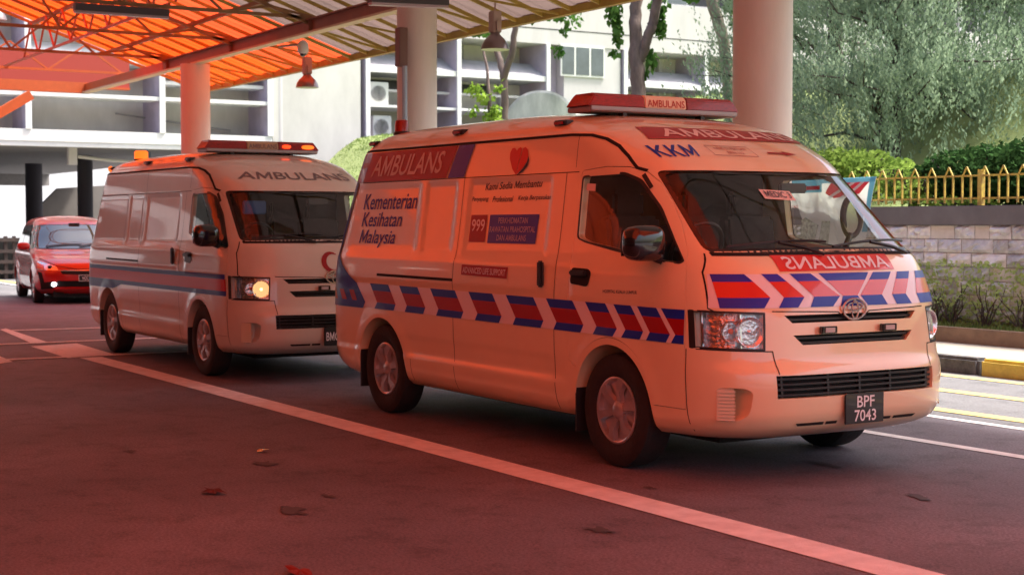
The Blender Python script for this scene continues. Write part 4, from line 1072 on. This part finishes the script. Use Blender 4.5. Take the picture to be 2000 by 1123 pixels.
hb = [(P8(u, v, 8.3), (ru, .25, rv), n) for (u, v, ru, rv, n) in [(1790,372,.30,.2,500),(1745,350,.25,.2,300),(1700,372,.5,.14,350),(1860,395,.8,.05,300)]]
hedge("small patch of sunlit yellow-green leaves right behind the pickets beside the banner", hb, lf_hedge, 43, .06)

# weeds and leafless shrubs against the stone wall
cw = MB(); rn = random.Random(9)
for _ in range(7000):
    x = rn.uniform(-11, -1); z = .24 + abs(rn.gauss(0,1))*.12 if rn.random() < .3 else rn.uniform(.3, 1.05) 
    if z > 1.1: continue
    if math.sin(x*3.1)+math.sin(x*1.3+2)+z*2.0 < .1 and rn.random() < .8: continue
    leaf(cw, Vector((x, 7.56-abs(rn.gauss(0,.07)), z)), rn.uniform(.03,.075), rn, .2)
tag(MB2(cw, "wall_plant", lf_pale), kind="stuff")
k = 0
for (u, v, h) in [(1858,650,1.0),(1925,655,1.0),(1825,640,.8),(1995,662,1.0)]:
    p = at(u, v-8, 1, 7.38); rn = random.Random(50+k); t = empty("shrub", (p.x, 7.38, .24)); st = MB(); lv = MB()
    for b in range(9):
        a = rn.uniform(0, 6.28); tip = (math.cos(a)*rn.uniform(.1,.32), math.sin(a)*.12, h*rn.uniform(.45,.95)*.62)
        pp = limb(st, (0,0,0), tip, .012, .004, rn, 4, .07, 5)
        for _ in range(3): q = pp[rn.randint(1,3)]; st.tube([q, q+Vector((rn.uniform(-.1,.1), rn.uniform(-.05,.05), rn.uniform(.03,.14)))], .003, 4)
        leafcluster(lv, tip, (.08,.05,.07), 7, .04, rn)
    st.build("stem", m_barkd, t); MB2(lv, "leaves", lf_pale, t)
    tag(t, ["bare twiggy shrub nearest the ambulance's nose in the planting strip", "bare twiggy shrub second from the ambulance's nose, below the cracked smooth block", "low twiggy shrub half hidden by the ambulance's front corner", "twiggy shrub cut by the right edge of the photo"][k], "shrub"); k += 1

# white domed structure and garden lamp on the bank
m_wst = mat("stained_white", (.60,.60,.58), rough=.85, var=.55, vscale=2.2, c2=(.30,.31,.29), stretch=(1,1,.35), bump=.15)
c = PD(1060, 262, 38); dm = MB(); prof = [(-1.0,0)] + [(-.95*math.cos(a), 1.05*math.sin(a)**.8+.0) for a in [R(d) for d in range(12, 170, 8)]] + [(1.0,0)]
for i, (a, b) in enumerate(prof): pass
rtv = Vector((.62,.78,0)).normalized(); fwv = Vector((-.78,.62,0)).normalized()
dm.prism(prof, lambda a, b: Vector((0,0,0))+rtv*a*.98-fwv*.5+Vector((0,0,b)), lambda a, b: rtv*a*.98+fwv*1.5+Vector((0,0,b)))
o = dm.build("domed_shelter", m_wst, None, smooth=40, bevel=.06); o.location = c; tag(o, "stained white rounded concrete dome behind the front ambulance's light bar", "shelter")
c = PD(1555, 252, 31); t = empty("garden_lamp", c); MB().span((-.1,-.1,0),(-.05,-.05,.30)).span((.05,.05,0),(.1,.1,.30)).span((-.12,-.12,.29),(.12,.12,.33)).build("frame", m_blk, t); MB().span((-.14,-.14,.33),(.14,.14,.41)).build("cap", mat("lamp_cap", (.7,.78,.85), rough=.4), t, bevel=.02)
tag(t, "small black garden lamp with a pale cap on the bank beside the big pink column", "garden lamp")

# ---------------------------------------------------------------- buildings
m_bw = mat("building_white", (.58,.56,.56), rough=.85, var=.16, vscale=1.2, stretch=(1,1,.3), bump=.08)
m_bl = mat("building_bright", (.78,.78,.77), rough=.85, var=.12, vscale=1.0, stretch=(1,1,.4))
m_bb = mat("building_beige", (.68,.64,.58), rough=.9, var=.22, vscale=1.0, stretch=(1,1,.4))
m_bp = mat("building_lilac_shade", (.52,.45,.56), rough=.85, var=.2, vscale=2)  # lavender shade on the fin sides is put into this colour
m_sof = mat("soffit_grey", (.36,.34,.32), rough=.9, var=.2)
m_pane = mat("window_pane", (.10,.125,.13), rough=.08, spec=.9, coat=.5, var=.3, vscale=2)
m_panel_d = mat("dark_opening", (.02,.02,.024), rough=.3); m_hood = mat("hood_grey", (.42,.41,.44), rough=.8, var=.2, vscale=3)
XF = -36.0
def S(t, name, a, b, m_, bv=0): return MB().span(a, b).build(name, m_, t, bevel=bv)
rb = empty("hospital_building", (-38, 25, 4.0)); rb_inv = Vector(rb.location)
def SR(name, a, b, m_, par=None):
    o = MB().span(Vector(a)-rb_inv, Vector(b)-rb_inv).build(name, m_, par or rb); return o
SR("wall", (-37.9,14.7,3.4), (-37.7,60,14), m_bb)                       # recessed back wall
SR("upper_wall", (XF-1.7,14.7,7.54), (XF,60,9.24), m_bw)
SR("upper_wall", (XF-1.7,14.7,10.9), (XF,60,14), m_bw)
SR("groove", (XF-.01,14.7,8.03), (XF+.006,60,8.06), m_seam)
SR("panel_wall", (XF-1.65,22.35,3.4), (XF-.03,24.7,7.54), m_bw)
SR("wing_wall", (XF-1.6,21.95,3.4), (XF-.5,22.34,7.5), m_bp)
for y in (15.0,18.3,21.76,24.97,28.55,32.1,35.5,39,42.5,46):
    SR("fin", (XF-1.68,y-.17,3.4), (XF+.012,y,7.54), m_bp); SR("fin_edge", (XF+.012,y-.15,3.4), (XF+.05,y,7.54), m_bl)
bays = [(15.0,18.13),(18.3,21.59),(24.97,28.38),(28.55,31.93),(32.1,35.3),(35.5,38.8),(39,42.3)]
for i, (a, b) in enumerate(bays):
    h = MB(); h.prism([(XF-1.0,6.95),(XF-.02,6.44),(XF-.02,6.27),(XF-1.6,6.27),(XF-1.6,6.95)], lambda x, z: Vector((x,a,z))-rb_inv, lambda x, z: Vector((x,b,z))-rb_inv); h.build("sun_hood", m_hood, rb)
    SR("hood_edge", (XF-.02,a,6.27), (XF+.006,b,6.44), m_bl)
    if i < 2:
        SR("ledge", (XF-.7,a,5.72), (XF-.45,b,5.79), m_bw); SR("ledge", (XF-1.6,a,5.17), (XF-.0,b,5.25), m_bl)
        SR("recess_window", (-37.69,a+.25,5.9), (-37.66,b-1.2,6.2), m_panel_d)
    if i >= 2:
        f = SR("ribbon_window", (-37.68,a,5.2), (-37.62,b-.5,6.25), m_bw)
        SR("pane", (-37.62,a+.08,5.35), (-37.60,a+1.2,6.2), m_panel_d, f); SR("pane", (-37.62,a+1.32,5.35), (-37.60,a+2.3,6.2), m_panel_d, f)
    SR("pipe", (-37.66,b-.9,4.2), (-37.5,b-.75,7.5), m_bw)
    SR("pipe", (-37.62,a+.9,6.9), (-37.52,a+.97,7.5), m_sof)
f = SR("window", (XF-.05,22.20,6.50), (XF+.02,24.0,7.56), m_bl)
for y0, y1 in ((22.25,22.74),(22.82,23.36),(23.44,23.95)): SR("pane", (XF+.02,y0,6.56), (XF+.03,y1,7.50), m_pane, f)
for k in range(9):                                                      # top storey windows
    y0 = 26.3+k*1.9 if k else 25.2
    f = SR("upper_window", (XF-.5,26.0+k*3.2-.1,9.24), (XF-.35,28.9+k*3.2,10.9), m_bl)
    for j in range(3): SR("pane", (XF-.35,26.05+k*3.2+j*.95,9.34), (XF-.33,26.9+k*3.2+j*.95,10.8), m_pane if j % 2 else m_panel_d, f)
SR("upper_wall", (XF-1.7,14.7,9.24), (XF-.0,26.0,10.9), m_bw)
tag(rb, "white hospital block with deep fins shaded lilac, sun hoods and a three-pane window", "building")
# outdoor air conditioning units standing on the ledges
for (y0, z0, lab) in ((15.12,5.26,"upper white air conditioner outdoor unit, left of the middle column"), (15.22,4.20,"lower air conditioner outdoor unit, just above the rear beacon")):
    t = empty("outdoor_unit", (XF-.4, y0+.33, z0)); MB().span((-.18,-.33,0),(.18,.33,.72)).build("casing", mat("unit_white", (.62,.62,.60), rough=.5), t, bevel=.02)
    MB().lathe([(.0,.0),(.235,.0),(.25,.02),(.25,0)], 32, Matrix.Translation((.19,-.03,.36)) @ Matrix.Rotation(math.pi/2,4,'Y')).build("fan_grille", mat("fan_grey", (.33,.34,.33), rough=.4), t)
    for rr_ in (.05,.11,.17,.22): MB().lathe([(rr_,.0),(rr_,.03),(rr_+.014,.03),(rr_+.014,0)], 28, Matrix.Translation((.19,-.03,.36)) @ Matrix.Rotation(math.pi/2,4,'Y')).build("fan_ring", mat("unit_white", (0,0,0)), t)
    tag(t, lab, "air conditioner")

lb_ = empty("hospital_wing", (-38, 5, 0)); li = Vector(lb_.location)
def SL(name, a, b, m_, par=None): return MB().span(Vector(a)-li, Vector(b)-li).build(name, m_, par or lb_)
SL("fascia", (XF-.4,-20,3.80), (XF,11.7,4.13), m_bl); SL("fascia_lip", (XF-.4,-20,3.66), (XF-.03,11.7,3.80), m_bl)
SL("soffit_slab", (-63,-20,3.70), (XF-.4,11.7,4.1), m_sof)
SL("wall", (-38.0,-20,4.1), (-37.6,11.7,14), m_bb)
SL("plain_wall", (XF-2,11.72,2.0), (XF-.0,14.68,14), mat("plain_wall", (.62,.61,.57), rough=.9, var=.2, vscale=.8, stretch=(1,1,.5)))
SL("lower_wall", (XF-2,11.0,0), (XF-.05,14.68,4.1), m_wst)
cyl = MB().tube([Vector((XF-.25,11.98,4.0))-li, Vector((XF-.25,11.98,14))-li], .26, 20); cyl.build("downpipe", m_bw, lb_, 40)
for y in (4.48,8.33,11.70,.6,-3.3,-7.2):
    SL("fin", (XF-1.6,y-.13,4.13), (XF-.0,y,13), m_bp); SL("fin_edge", (XF,y-.15,4.13), (XF+.04,y+.02,13), m_bl)
for a, b in ((-16,-7.4),(-7.2,-3.45),(-3.3,.45),(.6,4.33),(4.48,8.18),(8.33,11.55)):
    SL("ledge", (XF-.9,a,5.07), (XF+.0,b,5.18), m_bl)
    if b > 8.2: SL("ledge", (XF-1.2,a,5.58), (XF-.3,b,5.68), m_bl)
    h = MB(); h.prism([(XF-1.5,6.75),(XF-.0,6.25),(XF-.0,6.12),(XF-1.5,6.12)], lambda x, z: Vector((x,a,z))-li, lambda x, z: Vector((x,b,z))-li); h.build("sun_hood", m_bl if b < 8.2 else m_hood, lb_)
    SL("upper_band", (XF-1.6,a,7.6), (XF-.2,b,9.2), m_bw)
MB().tube([Vector((XF-1.4,7.3,4.75))-li, Vector((XF-1.4,10.9,4.35))-li], .03, 6).build("cable", m_sof, lb_)
for (u, xx, w_) in ((67,-50,.62),(167,-42.5,.50),(280,-39,.5),(-60,-42,.5)):
    p = at(u, 430, 0, xx); t = MB().tube([Vector((xx,p.y,0))-li, Vector((xx,p.y,3.75))-li], w_*.5, 16).build("underpass_column", mat("column_dark", (.06,.055,.065), rough=.8) if u != 280 else mat("column_bluegrey", (.25,.29,.36), rough=.7), lb_, 40)
MB().tube([Vector((-37.5,6.2,3.45))-li, Vector((-37.5,7.2,3.35))-li, Vector((-37.5,9.5,3.3))-li], .05, 8).build("drain_pipe", m_bl, lb_)
SL("pipe_bracket", (-37.6,5.9,3.2), (-37.4,6.15,3.7), m_bl)
SL("rear_beam", (-62.9,-20,3.2), (-62.2,11.7,3.7), m_sof)
tag(lb_, "bright white building wing over a dark underpass, with ledges and fins above its floor edge", "building")
# ramp wall and bright wall seen through the underpass
rw = MB(); pl4 = [at(u, v, 0, -57) for u, v in ((78,442),(78,402),(112,368),(330,355),(330,442))]
rw.prism([(p.y, p.z) for p in pl4], lambda y, z: (-57.2, y, z), lambda y, z: (-56.8, y, z)); o = rw.build("ramp_wall", mat("ramp_grey", (.22,.20,.18), rough=.9, var=.35, vscale=.5)); tag(o, "grey sloping ramp wall seen through the underpass beyond the red car", "wall")
o = tag(MB().span((-80,-30,0),(-79,40,9)).build("far_wall", m_bl), "sunlit white wall far beyond the underpass", "wall")
lat = empty("lattice_screen", (-34,3.0,0)); 
for k in range(18): MB().span((-.04,-2.4+k*.22,0),(.04,-2.31+k*.22,1.15)).build("slat", m_barkd, lat)
for z in (.15,.42,.70,1.0): MB().span((.03,-2.5,z),(.07,1.6,z+.09)).build("rail", m_barkd, lat)
MB().span((-.3,-2.5,0),(-.2,1.6,1.1)).build("backing", m_dark, lat)
tag(lat, "dark lattice screen at the left edge, beside the red car", "screen")

# ---------------------------------------------------------------- unseen dark block across the forecourt, added to darken light and reflections
eb = empty("unseen_dark_block", (-10,-13,0)); ei = Vector(eb.location); m_ebw = mat("unseen_dark_wall", (.05,.045,.045), rough=.8, var=.2, vscale=1)
MB().span(Vector((-45,-14,0))-ei, Vector((9,-12,8.5))-ei).build("wall", m_ebw, eb)
for k in range(9):
    f = MB().span(Vector((-40+k*5.2,-12,.9))-ei, Vector((-37.4+k*5.2,-11.94,2.6))-ei).build("window", m_bb, eb); MB().span(Vector((-39.9+k*5.2,-11.94,1.0))-ei, Vector((-37.5+k*5.2,-11.92,2.5))-ei).build("pane", m_panel_d, f)
tag(eb, "unseen dark hospital block behind the camera, added to darken reflections in the ambulances", "building")

# ---------------------------------------------------------------- canopy
SL_ = .34; YE, ZE = 4.5, 4.20; YR = -3.0
def rz(y): return ZE + SL_*(YE-y) if y >= YR else ZE + SL_*(YE-YR) - SL_*(YR-y)
can = empty("canopy", (-10, 3.2, 0)); co = Vector(can.location)
m_or = sheetmat("sheet_orange", (.30,.05,.012), (.56,.052,.016), .80); m_gr = sheetmat("sheet_grey", (.22,.19,.18), (.13,.09,.08), .55)
PER = .65
def sheet(x0, x1, ya, yb, m_):
    n = round((x1-x0)/PER); mb = MB(); prof = []
    for k in range(n):
        x = x0+k*PER; prof += [(x+.06,0),(x+.10,.022),(x+.36,.022),(x+.39,.0),(x+.42,0),(x+.44,.022),(x+.60,.022),(x+.63,0)]
    prof = [(x0,0)] + prof + [(x0+n*PER,0)]; m = 6; vs = []
    for j in range(m+1):
        y = ya+(yb-ya)*j/m
        for x, dz in prof: vs.append(Vector((x, y, rz(y)+dz+.03))-co)
    q = len(prof); mb.add(vs, [(j*q+i, j*q+i+1, (j+1)*q+i+1, (j+1)*q+i) for j in range(m) for i in range(q-1)])
    return mb.build("roof_sheet", m_, can)
XA = -22.3
segs = [(XA, XA+11*PER, m_or), (XA+11*PER, XA+20*PER, m_gr), (XA+20*PER, XA+56*PER, m_or)]
g0, g1, g2 = XA+11*PER, XA+20*PER, XA+41*PER
X9 = XA+56*PER
m_or2 = sheetmat('sheet_orange_boosted', (.30,.05,.012), (.66,.055,.008), .85)  # brighter copy of the orange sheet, to throw more light at the rear
gb = XA+7*PER
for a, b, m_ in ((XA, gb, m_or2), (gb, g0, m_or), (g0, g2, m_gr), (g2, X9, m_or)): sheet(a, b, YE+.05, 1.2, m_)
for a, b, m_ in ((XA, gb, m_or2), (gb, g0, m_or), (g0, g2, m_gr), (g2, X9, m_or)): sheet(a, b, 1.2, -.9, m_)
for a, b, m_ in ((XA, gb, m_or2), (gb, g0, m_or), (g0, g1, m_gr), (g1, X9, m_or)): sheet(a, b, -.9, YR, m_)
m_dm = sheetmat('sheet_light_cut', (.10,.06,.05), (.10,.022,.012), .6)  # dim sheets out of view, added to cut the light under the canopy
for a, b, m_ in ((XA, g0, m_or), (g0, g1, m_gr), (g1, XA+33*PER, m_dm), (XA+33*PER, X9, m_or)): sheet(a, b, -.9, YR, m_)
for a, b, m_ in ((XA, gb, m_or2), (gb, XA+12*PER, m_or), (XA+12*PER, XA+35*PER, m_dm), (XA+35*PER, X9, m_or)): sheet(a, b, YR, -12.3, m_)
m_sy = mat("steel_yellow", (.42,.30,.045), rough=.55, var=.3, vscale=5); m_sb = mat("steel_redbrown", (.30,.12,.075), rough=.55, var=.2, vscale=3)
m_so = mat("steel_orange", (.50,.09,.015), rough=.5, var=.15); m_sc = mat("steel_cream_daylit", (.58,.48,.30), rough=.55)  # cream puts the daylight on the lower flanges into their colour
m_st = mat("steel_brown", (.26,.14,.05), rough=.6, var=.3)
for k in range(57):
    x = XA + k*PER
    MB().bar(Vector((x,YE,rz(YE)-.02))-co, Vector((x,YR,rz(YR)-.02))-co, .032, .05).build("rafter", m_sy, can)
MB().span(Vector((XA,YE-.02,ZE-.075))-co, Vector((XA+56*PER,YE+.03,ZE+.02))-co).build("eave_beam", m_sy, can)
MB().span(Vector((XA,YE+.03,ZE-.07))-co, Vector((XA+56*PER,YE+.09,ZE+.06))-co).build("eave_gutter", m_sb, can)
for y in (2.5,1.1,-.3,-1.7):
    MB().span(Vector((XA,y-.03,rz(y)-.12))-co, Vector((XA+56*PER,y+.03,rz(y)-.055))-co).build("purlin", m_st, can)
mb = MB().span(Vector((-20.6,3.17,4.36))-co, Vector((14,3.23,4.53))-co); mb.build("main_beam_web", m_sb, can)
MB().span(Vector((-20.6,3.11,4.33))-co, Vector((14,3.29,4.36))-co).build("main_beam_flange", m_sc, can)
MB().span(Vector((-20.6,3.11,4.53))-co, Vector((14,3.29,4.55))-co).build("main_beam_flange", m_sb, can)
MB().span(Vector((-26.0,3.17,4.36))-co, Vector((-20.62,3.23,4.53))-co).build("end_beam_web", m_so, can); MB().span(Vector((-26.1,3.11,4.33))-co, Vector((-20.62,3.29,4.36))-co).build("end_beam_flange", m_sc, can)
MB().span(Vector((-26.1,-9,4.33))-co, Vector((-25.9,3.3,4.56))-co).build("cross_beam", m_so, can)
MB().bar(at(-60,255,0,-25.6)-co, at(60,186,0,-25.6)-co, .2, .2).build("brace", m_so, can)
for k in range(12):
    x = -20.3+k*3.3
    if x < 14: MB().span(Vector((x,3.115,4.36))-co, Vector((x+.012,3.285,4.53))-co).build("stiffener", m_sb, can)
tx = [-23.65,-20.35,-17.0,-13.8,-10.5,-7.2,-3.9,-.6,2.7,6.0]
for x in tx:
    t_ = MB(); m_ = m_so if x < -20.5 else m_st
    t_.bar(Vector((x,3.4,4.575))-co, Vector((x,-9,4.575))-co, .05, .05)
    ys = [3.3-1.5*i for i in range(5)]
    if x > -22: t_.bar(Vector((x,3.3,rz(3.3)-.16))-co, Vector((x,YR,rz(YR)-.16))-co, .05, .05)
    for i, y in enumerate(ys[:-1]):
        ya = y-.75; 
        zt = rz(ya)-.16 if x > -22 else 5.1; zt2 = rz(ya)-.16 if x > -22 else 5.1
        t_.bar(Vector((x,y,4.58))-co, Vector((x,ya,zt))-co, .035, .035); t_.bar(Vector((x,ya,zt))-co, Vector((x,y-1.5,4.58))-co, .035, .035)
    t_.build("truss", m_, can)
    if x > -22:
        MB().bar(Vector((x,3.29,4.40))-co, Vector((x,YE,ZE-.05))-co, .035, .035).build("outrigger", m_sy, can)
        MB().bar(Vector((x+.9,3.29,4.42))-co, Vector((x+1.6,YE,ZE-.05))-co, .03, .03).build("outrigger", m_sy, can)
        MB().bar(Vector((x,3.2,4.55))-co, Vector((x,3.2,rz(3.2)-.05))-co, .06, .06).build("post", m_st, can)
# longitudinal lattice near the rear end
for y in (1.0,-1.6):
    t_ = MB(); xs = [-22.3+1.1*i for i in range(9)]
    t_.bar(Vector((-26,y,4.62))-co, Vector((-13.8,y,4.62))-co, .04, .04)
    for i, x in enumerate(xs[:-1]):
        t_.bar(Vector((x,y,4.62))-co, Vector((x+.55,y,rz(y)-.16))-co, .03, .03); t_.bar(Vector((x+.55,y,rz(y)-.16))-co, Vector((x+1.1,y,4.62))-co, .03, .03)
    t_.build("truss", m_so, can)
tag(can, "orange corrugated canopy with grey panels, yellow rafters and steel trusses over the lane", "canopy")
# red fascia panel beyond
p0, p1 = at(-80,158,0,-30), at(250,112,0,-30)
rp = empty("fascia_panel", (-30, p0.y, p0.z)); MB().span((-.1,0,0),(.1,p1.y-p0.y,p1.z-p0.z)).build("panel", mat("fascia_red", (.34,.035,.02), rough=.6), rp)
MB().span((-.1,0,-.05),(.14,p1.y-p0.y,.0)).build("rail", m_so, rp); tag(rp, "dark red horizontal fascia panel behind the trusses at upper left", "panel")

# columns
m_colp = mat("column_pink", (.64,.55,.50), rough=.55, var=.16, vscale=2.2, bump=.06, stretch=(1,1,.25))
ci = 0
for (ua, ub, vv, lab) in ((353.5,411,260,"far pale column behind the rear ambulance's light bar"), (775,854,150,"middle column behind the front ambulance's rear beacon"), (1430.5,1548,150,"big near column right of the light bar")):
    p = at((ua+ub)/2, vv, 1, 3.2); d = (p-Vector(CAM)).dot(_fw)/ _fw.length_squared; D = (ub-ua)*d/FPX*.985
    t = empty("column", (p.x, 3.2, 0)); MB().lathe([(D/2,-.1),(D/2,4.33)], 56).build("shaft", m_colp, t, 40)
    MB().lathe([(D/2+.004,.0),(D/2+.004,1.0)], 56).build("painted_base", m_kb, t, 40); MB().span((-.2,-.2,4.325),(.2,.2,4.332)).build("cap_plate", m_st, t)
    tag(t, lab, "column", "round canopy columns in a row"); ci += 1
# hanging high-bay lamps
m_bell = mat("lamp_bell", (.22,.17,.17), rough=.28, metal=.7); m_gear = mat("lamp_gear", (.36,.25,.22), rough=.5, metal=.2)
def highbay(p, zt, label):
    t = empty("hanging_lamp", p); h = zt-p[2]
    MB().lathe([(.182,0),(.190,.0),(.186,.012),(.172,.07),(.135,.13),(.085,.175),(.065,.20),(.06,.24)], 36).build("shade", m_bell, t, 40)
    MB().lathe([(0,.012),(.178,.012),(.178,.018),(0,.018)], 36).build("diffuser", mat("diffuser", (.75,.72,.70), rough=.3), t)
    b_ = MB().span((-.065,-.065,.22),(.065,.065,.50)); b_.build("gear_box", m_gear, t, bevel=.01)
    MB().span((.066,-.03,.24),(.10,.03,.36)).build("terminal", m_gear, t); MB().tube([(0,0,.5),(0,0,h)], .012, 6).build("rod", m_gear, t)
    return tag(t, label, "hanging lamp", "bell lamps hung under the canopy eave")
pa = at(600,172,1,4.0); highbay(pa, rz(4.0), "grey bell lamp below the camera dome, left of the middle column")
pb = at(967,98,1,4.0); highbay(pb, rz(4.0), "bell lamp right of the middle column, in front of the brown tree")
pc = at(-6,40,1,.6); highbay(pc, rz(.6)-.1, "bell lamp cut off by the top left corner of the photo")
# CCTV dome
p = at(592,112,1,3.45); t = empty("dome_camera", p)
blob((0,0,.06), (.058,.058,.06), 2).build("dome", m_blkg, t, 60); MB().lathe([(.062,.05),(.085,.08),(.09,.16),(.075,.22),(.03,.26),(0,.265)], 28).build("housing", mat("camera_white", (.62,.60,.58), rough=.4), t, 40)
b0 = at(545,92,1,3.25)-p; MB().tube([(0,0,.2), (b0.x*.5,b0.y*.5,.20), (b0.x,b0.y,b0.z)], .02, 8).build("arm", m_gear, t)
tag(t, "white dome security camera on an arm from the canopy beam", "security camera")
# fluorescent battens
def batten(a, b, label):
    a, b = Vector(a), Vector(b); t = empty("tube_light", (a+b)/2); c_ = (a+b)/2
    MB().bar(a-c_, b-c_, .13, .10).build("housing", mat("batten_dark", (.05,.04,.05), rough=.5), t); MB().bar(a-c_-Vector((0,0,.065)), b-c_-Vector((0,0,.065)), .10, .03).build("diffuser", mat("batten_diff", (.42,.32,.36), rough=.4), t)
    tag(t, label, "tube light", "long tube lights below the trusses")
batten(at(145,14,0,-13.8), at(328,27,0,-13.8), "dark tube light hanging from the truss at top left")
batten(at(722,-3,0,-8.2), at(872,4,0,-8.2), "dark tube light at the top edge, above the middle column")
# loudspeaker and pipe by the middle column
p = at(784,131,1,2.86); t = empty("junction_box", p); MB().span((-.07,-.06,0),(.07,.06,.50)).build("box", mat("box_brown", (.14,.06,.05), rough=.5), t, bevel=.008)
MB().tube([(.09,.0,0),(.09,.0,-p.z)], .035, 10).build("conduit", mat("conduit_grey", (.30,.36,.44), rough=.5), t); tag(t, "narrow dark box and grey pipe on the left of the middle column", "junction box")

# ---------------------------------------------------------------- red car
CT = Loft([(.20,.80),(.3,.865),(.5,.90),(.8,.905),(.95,.89),(1.0,.865),(1.5,.71),(1.6,.64),(1.65,.52),(1.68,.34),(1.69,.15)],
          [(.20,.72),(.28,.86),(.4,.925),(.55,.93),(.66,.90),(.76,.82),(.84,.66),(.92,.36),(.99,.02),(1.03,-.13),(1.5,-.92),(1.58,-1.12),(1.64,-1.5),(1.69,-2.0)],
          [(.20,-3.5),(.4,-3.65),(.8,-3.66),(1.0,-3.6),(1.5,-3.35),(1.6,-3.2),(1.66,-2.9),(1.69,-2.4)], 2.4, 3.0, .7, 2.4, 3.4, .5,
          relief=lambda x, z: .02*(1-sstep(.36,.46, min(math.hypot(x, z-.31), math.hypot(x+2.73, z-.31)))) - .012*boxin(x, z, -2.6, -.2, .62, .80, .08))
zs = [.2,.21,.225,.25] + [.28+.03*i for i in range(44)] + [1.585,1.61,1.63,1.65,1.665,1.68,1.69]
cb = CT.mesh("car_body", sorted(zs), 28, 70, 20)
c = MB()
for cx in (0,-2.73):
    for s in (-1,1): c.lathe([(.345,-.2),(.345,.2)], 48, Matrix.Translation((cx, s*.85, .31)) @ Matrix.Rotation(math.pi/2,4,'X')).box((cx, s*.85, .15), (.66,.4,.16))
cb = boolean(cb, c.mesh("cc"), selfi=True)
c = gridprism([(-.60,.30),(.60,.30),(.56,.45),(-.56,.45)], 12, 1, CT.front(-.06), CT.front(.05)); cb = boolean(cb, c.mesh("cg")); cb.materials.clear(); smooth_mesh(cb, 35)
car = empty("car", (-21.26,1.76,0), R(-7.5)); car.scale = (.98,.99,.965); link("body", cb, m_redp, car)
fr, sd_ = CT.front, CT.side
m_cg = mat("car_glass", (.02,.025,.03), rough=.02, spec=1., coat=1.)
WS = roundpoly([(-.77,1.05),(0,1.045),(.77,1.05),(.64,1.49),(0,1.50),(-.64,1.49)], .04)
patch("windscreen", [WS], fr(.004), m_cg, car, .06, out=(1,0,0)); patch("windscreen_frame", strip(WS, .035, True), fr(.003), m_blk, car, .05)
for s in (-1,1):
    f = sd_(.004, s); ov = (0,s,0)
    w1 = roundpoly([(-.52,1.04),(-1.28,1.05),(-1.28,1.50),(-1.05,1.49)], .03); w2 = roundpoly([(-1.34,1.05),(-2.25,1.06),(-2.25,1.50),(-1.34,1.50)], .03); w3 = roundpoly([(-2.31,1.07),(-3.15,1.12),(-3.05,1.45),(-2.31,1.50)], .03)
    for w_ in (w1, w2, w3): patch("side_window", [w_], f, m_cg, car, .08, out=ov)
    patch("panel_seam", strip([(-.42,.95),(-.42,.32)], .008)+strip([(-1.31,1.0),(-1.31,.3)], .008)+strip([(-2.28,1.0),(-2.28,.5)], .008), sd_(.003, s), m_seam, car, .06)
    patch("door_handle", [roundpoly([(-1.22,.86),(-1.03,.86),(-1.03,.895),(-1.22,.895)], .015)], sd_(.012, s), m_redp, car, 0)
    hl = empty("headlight", (0,0,0), 0, car); q = [(s*.865,.66),(s*.52,.64),(s*.56,.72),(s*.84,.82)]
    if s > 0: q = [q[1], q[0], q[3], q[2]]
    patch("reflector", [q], fr(.004), m_refl, hl, .03); patch("amber_corner", [[(s*.86,.67),(s*.76,.66),(s*.76,.74),(s*.85,.79)]], fr(.007), m_amber, hl, .03)
    blob(fr(.0)(s*.66,.705), (.03,.05,.04), 2, mbx=None).build("bulb", m_blkg, hl, 60)
    patch("fog_recess", [[(s*.80,.28),(s*.62,.30),(s*.60,.44),(s*.76,.42),(s*.80,.60),(s*.86,.62)]], fr(.005), m_seam, car, .04)
    blob(fr(.012)(s*.60,.385), (.03,.048,.042), 2).build("fog_lamp", m_wlit, car, 60)
    mo = blob((-.47, s*1.0, 1.09), (.07,.12,.075), 2.8).build("door_mirror", m_redp, car, 60); MB().span((-.50, s*.86-.03, 1.02),(-.44, s*.93+.03, 1.06)).build("arm", m_blk, mo)
    for x in (0,-2.73): add_wheel(car, x, s*.80, .31, CWM if 'CWM' in globals() else globals().setdefault('CWM', wheel_meshes(.31,.19,.20,5,"_car")), s)
patch("upper_grille", [[(-.50,.635),(.50,.635),(.46,.575),(0,.555),(-.46,.575)]], fr(.005), m_seam, car, .04)
patch("grille_chrome", strip([(-.50,.64),(0,.642),(.50,.64)], .014), fr(.009), m_chrome, car, .04)
patch("lower_grille", [[(-.60,.30),(.60,.30),(.56,.45),(-.56,.45)]], fr(-.05), m_seam, car, .06)
patch("bonnet_seam", strip([(-.80,.86),(-.56,.73),(-.2,.665),(.2,.665),(.56,.73),(.80,.86)], .01), fr(.004), m_seam, car, .04)
px = CT.frontx(0,.48)+.02; pl_ = MB().box((px, 0, .50), (.012,.36,.12)).build("number_plate", mat("plate_black", (0,0,0)), car)
patch("plate_lettering", strip([(-.175,.445),(.175,.445),(.175,.555),(-.175,.555)], .008, True), lambda y, z: (px+.008, y, z), mat("plate_white", (0,0,0)), pl_, 0, [(text2d("VCC"), [(-.12,.465),(.0,.465),(.0,.53),(-.12,.53)])])
for y0, y1 in ((-.6,.05),(.0,.6)):
    MB().tube([fr(.02)(y0+(y1-y0)*i/6, 1.07+.04*math.sin(i/6*2)) for i in range(7)], .012, 6).build("wiper", m_blk, car)
patch("wheel_well_shadow", [], fr(0), m_dark, car, 0) if False else None
MB().span((-3.3,-.6,.14),(.7,.6,.3)).build("chassis", m_dark, car)
MB().span((-.95,-.1,1.50),(-.90,.1,1.54)).build("sensor_mount", m_blk, car)
tag(car, "shiny red people carrier with one lit fog lamp coming out of the underpass", "car")
